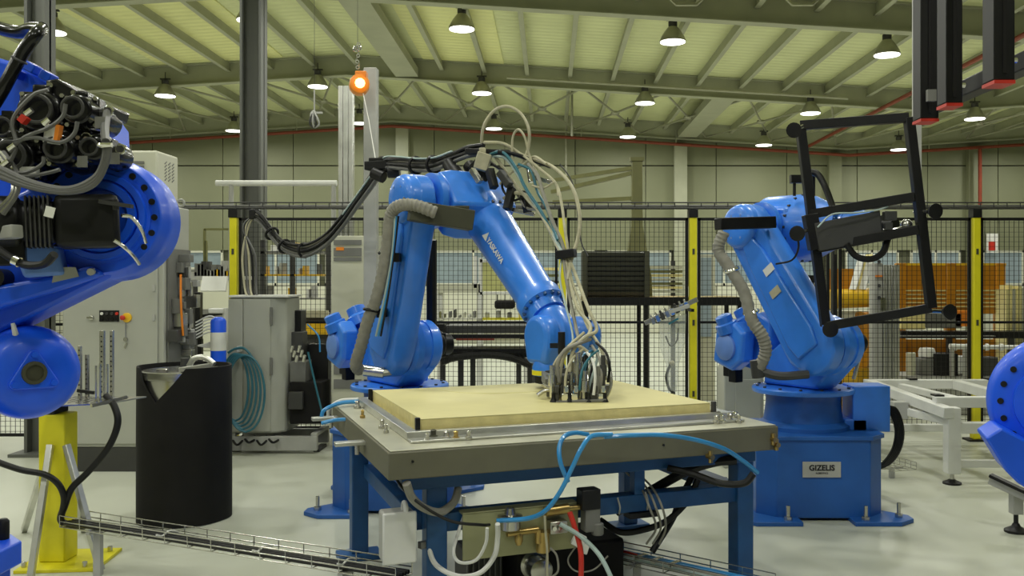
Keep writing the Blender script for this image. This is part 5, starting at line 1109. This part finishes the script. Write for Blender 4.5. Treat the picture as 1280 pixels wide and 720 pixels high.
# white machine with a yellow screen
t = thing('white_machine', 'white framed machine with a pale yellow screen behind the conveyor', 'machine', W(600, 500, 13))
Y = 13
for (a, c, dp, m) in (((547, 366), (600, 355), .5, 'cream'), ((598, 398), (603, 322), .1, 'white'), ((600, 368), (662, 365), .4, 'white'), ((592, 360), (596, 320), .1, 'white'), ((600, 328), (655, 324), .1, 'white'), ((603, 400), (660, 397.5), .3, 'yellow')):
    p = W(*a, Y); r_ = W(*c, Y); MB().bb((p.x, Y, p.z), (r_.x, Y+dp, r_.z)).build('frame_member', m, t)
MB().bb(W(603, 364, Y+.02), W(645, 328, Y+.05)).build('screen', 'screen_yellow', t)
MB().bb(W(618, 386, Y-.05), W(644, 375, Y+.2)).build('dark_unit', 'black_matte', t, .03)
for px in (549, 600, 658): x = W(px, 0, Y).x; MB().bb((x-.04, Y+.05, 0), (x+.04, Y+.13, W(0, 360, Y).z)).build('leg', 'white', t)
MB().bb(W(547, 430, Y+.2), W(660, 402, Y+.5)).build('cover', 'wall_low', t)
MB().bb(W(547, 400, Y-.1), W(600, 397.5, Y+.3)).build('parts_shelf', 'cream', t)
random.seed(12)
for k in range(8):
    h = random.uniform(4, 14); MB().bb(W(549+k*6, 397.4, Y), W(549+k*6+random.uniform(3, 5), 397.4-h, Y+.2)).build('part', random.choice(['light_grey', 'cream', 'olive', 'mid_grey', 'dark_grey']), t, .01)
for px in (621, 641): MB().bb(W(px, 376, Y+.05), W(px+1.5, 368, Y+.08)).build('hanger', 'dark_grey', t)
for k in range(4): MB().bb(W(606+k*14, 397.4, Y+.05), W(612+k*14, 390-2*(k % 2), Y+.25)).build('part', ['cream', 'light_grey', 'mid_grey', 'wood_edge'][k], t, .01)
t = thing('shelf_stack', 'pale shelves with timber behind the central robot wrist', 'shelves', W(680, 500, 14))
for k in range(5): MB().bb(W(664, 338+k*8, 14), W(704, 335+k*8, 14.5)).build('board', ['wood_edge', 'olive', 'dark_grey'][k % 3], t)
for px in (664, 703): x = W(px, 0, 14).x; MB().bb((x-.04, 14, 0), (x+.04, 14.08, W(0, 320, 14).z)).build('leg', 'dark_grey', t)
# left: racks of yellow bars, tables
t = thing('parts_rack', 'shelf rack with yellow bars and white bins behind the cable bundle', 'rack', W(365, 520, 12))
Y = 12
for py in (315, 343, 372, 400): MB().bb(W(326, py+2, Y), W(412, py, Y+.4)).build('shelf', ['mid_grey', 'yellow_guard', 'mid_grey', 'light_grey'][[315, 343, 372, 400].index(py)], t)
for px in (328, 365, 410): x = W(px, 0, Y).x; MB().bb((x-.03, Y, 0), (x+.03, Y+.06, W(0, 300, Y).z)).build('upright', 'dark_grey', t)
random.seed(21)
for k in range(14):
    px = 330+k*5.6; py = random.choice((343, 372, 315)); h = random.uniform(6, 16); MB().bb(W(px, py, Y+.05), W(px+random.uniform(3, 5), py-h, Y+.3)).build('bin', random.choice(['white', 'light_grey', 'yellow_guard', 'mid_grey', 'olive', 'dark_grey']), t)
floorbox(380, 411, 392, 11.2, .5).build('crate_stack', 'dark_grey', t, .01); MB().bb(W(380, 397, 11.15), W(411, 388, 11.19)).build('yellow_board', 'hose_cream', t); MB().bb(W(380, 418, 11.15), W(411, 402, 11.19)).build('yellow_board', 'yellow_guard', t)
t = thing('work_bench', 'cluttered workbench with a tilted white board behind the control cabinet', 'bench', W(255, 500, 11.9))
Y = 11.9; zb = W(0, 345, Y).z
MB().bb((W(238, 0, Y).x, Y, zb-.05), (W(292, 0, Y).x, Y+.8, zb)).build('top', 'light_grey', t)
for px in (240, 290): x = W(px, 0, Y).x; MB().bb((x-.03, Y+.05, 0), (x+.03, Y+.12, zb)).build('leg', 'dark_grey', t)
MB().box(W(268, 355, Y-.1), (.32, .04, .2), MX.Rotation(-.4, 3, 'X')).build('white_board', 'white', t)
for (px, h) in ((248, 60), (250, 45), (282, 30)): x = W(px, 0, Y).x; MB().bb((x-.015, Y+.2, zb), (x+.015, Y+.23, zb+h*Y/F)).build('upright', 'olive', t)
MB().bb((W(248, 0, Y).x, Y+.2, zb+.6), (W(285, 0, Y).x, Y+.22, zb+.63)).build('crossbar', 'olive', t)
random.seed(31)
for k in range(12):
    x = W(240+k*4.2, 0, Y).x; h = random.uniform(.05, .2); MB().bb((x-.05, Y+.1, zb), (x+.02, Y+.3, zb+h)).build('part', random.choice(['light_grey', 'mid_grey', 'white', 'yellow_guard', 'dark_grey']), t)
t = thing('grey_locker', 'grey wall cupboard standing against the wall behind the bench', 'cupboard', W(262, 430, 22))
MB().bb((W(236, 0, 22).x, 22, 0), (W(292, 0, 22).x, 22.8, 2.0)).build('body', 'wall_low', t, .02)
MB().bb((W(238, 0, 22).x, 21.98, .8), (W(290, 0, 22).x, 22, 1.0)).build('band', 'mid_grey', t); MB().bb((W(238, 0, 22).x, 21.98, 1.7), (W(290, 0, 22).x, 22, 1.95)).build('band', 'mid_grey', t)
b = MB(); p = W(254, 0, 9.1).x
t = thing('dark_valve_stand', 'dark cable stand with a white clamp left of the dispenser cabinet', 'stand', W(252, 560, 9.4))
MB().bb(W(243, 425, 9.4), W(254, 365, 9.5)).build('panel', 'black', t, .01); MB().bb((W(246, 0, 9.4).x, 9.42, 0), (W(251, 0, 9.4).x, 9.47, W(0, 424, 9.4).z)).build('leg', 'black', t)
MB().bb(W(260, 392, 9.3), W(286, 385, 9.45)).build('white_arm', 'white', t, .01); MB().cyl(W(283, 385, 9.35), W(283, 450, 9.35), .04, n=10).build('white_post', 'white', t)
MB().bb((W(280, 0, 9.35).x, 9.3, 0), (W(286, 0, 9.35).x, 9.4, W(0, 450, 9.35).z)).build('post_base', 'light_grey', t)
MB().bar(W(254, 395, 9.45), W(284, 391, 9.4), .03, .03).build('link', 'black', t)
# right: ribbed aluminium column and orange guards
t = thing('ribbed_column', 'wide ribbed aluminium guard column with orange lights behind the frame', 'column', W(1110, 540, 10.4))
xa, xb = W(1104, 0, 10.4).x, W(1125, 0, 10.4).x; z1 = W(0, 331, 10.4).z
MB().bb((xa, 10.42, 0), (xb, 10.6, z1)).build('core', 'mid_grey', t)
for k in range(6): x = xa+(xb-xa)*(k+.5)/6; MB().bb((x-.013, 10.4, 0), (x+.013, 10.42, z1)).build('rib', 'aluminium', t, .003)
sp = MB().bb((W(1093, 0, 10.4).x, 10.41, 0), (xa-.005, 10.58, z1+.02)).build('switch_box', 'light_grey', t, .004)
for k in range(3): MB().cyl(W(1095.5+k*3, 345, 10.40), W(1095.5+k*3, 345, 10.38), .013, n=8).build('orange_light', 'orange', sp)
for py in (327, 357, 372): MB().cyl(W(1099, py, 10.41), W(1099, py, 10.38), .02, n=8).build('switch', 'dark_grey', sp)
MB().bb(W(1101, 388, 10.36), W(1105, 372, 10.40)).build('handle', 'chrome', sp)
t = thing('orange_guard', 'wide translucent orange guard wall on the right machine', 'guard', W(1190, 500, 12.5))
Y = 12.5
for k in range(4):
    pa, pb = 1126+k*31, 1126+(k+1)*31-1; MB().bb(W(pa, 392, Y), W(pb, 331, Y+.04)).build('sheet', 'orange_guard', t)
    MB().bb(W(pa, 447, Y+.02), W(pb, 424, Y+.05)).build('sheet', 'orange_guard', t)
for px in (1126, 1188, 1250): x = W(px, 0, Y).x; MB().bb((x-.06, Y-.03, 0), (x+.06, Y+.08, W(0, 329, Y).z)).build('upright', 'orange_guard', t, .004)
for k in range(5): MB().bb(W(1126, 364+k*5, Y-.02), W(1250, 362.5+k*5, Y-.002)).build('rail', 'wood_edge', t)
MB().bb(W(1126, 332, Y-.01), W(1255, 329, Y+.05)).build('top_rail', 'yellow_guard', t)
t = thing('yellow_cover', 'yellow roller cover with orange back plate beside the ribbed column', 'machine cover', W(1063, 500, 11.5))
Y = 11.5
MB().bb(W(1034, 370, Y+.3), W(1066, 336, Y+.34)).build('back_plate', 'orange_guard', t); p = W(1036, 374, Y); r_ = W(1092, 372, Y)
MB().cyl(p, r_, .12, n=20).build('roller_cover', 'yellow_guard', t); MB().bb(W(1036, 410, Y), W(1092, 388, Y+.3)).build('apron', 'cream', t)
MB().bb((W(1036, 0, Y).x, Y+.02, 0), (W(1092, 0, Y).x, Y+.3, W(0, 411, Y).z)).build('body', 'yellow_guard', t)
MB().cyl(W(1075, 425, Y-.12), W(1092, 425, Y-.08), .35, n=24).build('drum', 'orange_guard', t)
for k, px in enumerate((1071, 1083)): MB().bar(W(px+7, 318, Y+.1), W(px-5, 362, Y-.05), .09, .02).build('white_slat', 'white', t)
MB().bar(W(1084, 318, Y+.14), W(1073, 364, Y+.0), .16, .01).build('chute', 'wood_edge', t)
t = thing('pipe_machine', 'grey pipework machine with a white motor in front of orange guards', 'machine', W(1180, 520, 11.6))
Y = 11.6
MB().bb((W(1126, 0, Y).x, Y, 0), (W(1290, 0, Y).x, Y+.6, W(0, 470, Y).z)).build('base', 'light_grey', t, .01)
MB().bb(W(1126, 423, Y+.3), W(1290, 413, Y+.6)).build('dark_beam', 'black', t); MB().bb(W(1126, 421, Y+.2), W(1240, 419, Y+.3)).build('edge', 'mid_grey', t)
for px in (1128, 1205, 1285): x = W(px, 0, Y).x; MB().bb((x-.03, Y+.4, .3), (x+.03, Y+.46, W(0, 420, Y).z)).build('upright', 'dark_grey', t)
b = MB(); b.lathe(W(1138.5, 469, Y+.1), (0, 0, 1), [(.058, 0), (.058, .28), (.05, .29)], 18); b.build('cream_cylinder', 'cream', t)
b = MB(); b.bb(W(1150, 470, Y+.05), W(1167, 446, Y+.25)); b.build('motor_body', 'mid_grey', t, .02); b = MB(); b.lathe(W(1158.5, 446, Y+.15), (0, 0, 1), [(.10, 0), (.105, .06), (.09, .11), (.05, .12)], 18); b.build('motor_cap', 'white', t)
MB().bb(W(1168, 470, Y+.02), W(1186, 440, Y+.3)).build('dark_box', 'black', t, .01)
b = MB(); b.cyl(W(1187, 433, Y), W(1225, 434, Y), .035, n=12); b.cyl(W(1225, 434, Y), W(1275, 434, Y), .028, n=12)
for px in (1192, 1208, 1232, 1250): b.cyl(W(px, 434, Y), W(px+3, 434, Y), .045, n=12)
b.build('white_pipe', 'white', t)
for px in (1190, 1206): MB().cyl(W(px, 434, Y), W(px, 472, Y), .03, n=10).build('pipe_leg', 'light_grey', t)
MB().bb(W(1196, 468, Y+.02), W(1212, 444, Y+.2)).build('valve_box', 'white', t, .02); MB().bb(W(1226, 470, Y+.02), W(1240, 445, Y+.2)).build('valve_box', 'dark_grey', t, .02)
MB().bb(W(1195, 408, Y+.3), W(1205, 388, Y+.5)).build('orange_box', 'orange', t); MB().bb(W(1155, 410, Y+.3), W(1195, 390, Y+.5)).build('grey_box', 'mid_grey', t, .02); MB().bb(W(1126, 412, Y+.3), W(1150, 390, Y+.5)).build('timber_box', 'wood_edge', t, .02)
t = thing('wrapped_planks', 'film-wrapped bundle of upright wooden planks at the right edge', 'planks', W(1270, 480, 12.2))
random.seed(2)
for k in range(9):
    x = W(1258+k*4, 0, 12.2).x; MB().bb((x, 12.2, .0), (x+.035, 12.5, W(0, 358+random.uniform(-2, 4), 12.2).z)).build('plank', random.choice(['wood', 'wood_edge', 'cream']), t)
t = thing('dark_rack', 'low dark rack seen left of the suction frame behind the robot', 'rack', W(1000, 500, 11))
for py in (345, 378, 400): MB().bb(W(985, py+8, 11), W(1016, py, 11.4)).build('shelf', 'black_matte', t)
for px in (986, 1015): x = W(px, 0, 11).x; MB().bb((x-.03, 11.02, 0), (x+.03, 11.1, W(0, 344, 11).z)).build('upright', 'black', t)
t = thing('window_stand', 'pale glazed door panel leaning behind the fence left of the right robot', 'door panel', W(882, 520, 13))
MB().bb((W(872, 0, 13).x, 13, 0), (W(894, 0, 13).x, 13.06, W(0, 318, 13).z)).build('frame', 'cream', t); MB().bb((W(876, 0, 13).x, 12.98, .9), (W(889, 0, 13).x, 13, W(0, 322, 13).z)).build('glass', 'window_glass', t)
t = thing('timber_pile', 'pile of thin pale boards stacked behind the slatted guard', 'boards', W(830, 500, 12.5))
for k in range(7): MB().bb(W(812, 366-k*5, 12.5), W(848, 363-k*5, 12.9)).build('board', ['cream', 'wood_edge', 'olive'][k % 3], t)
for px in (813, 847): x = W(px, 0, 12.5).x; MB().bb((x-.03, 12.95, 0), (x+.03, 13.0, W(0, 325, 12.5).z)).build('upright', 'dark_grey', t)
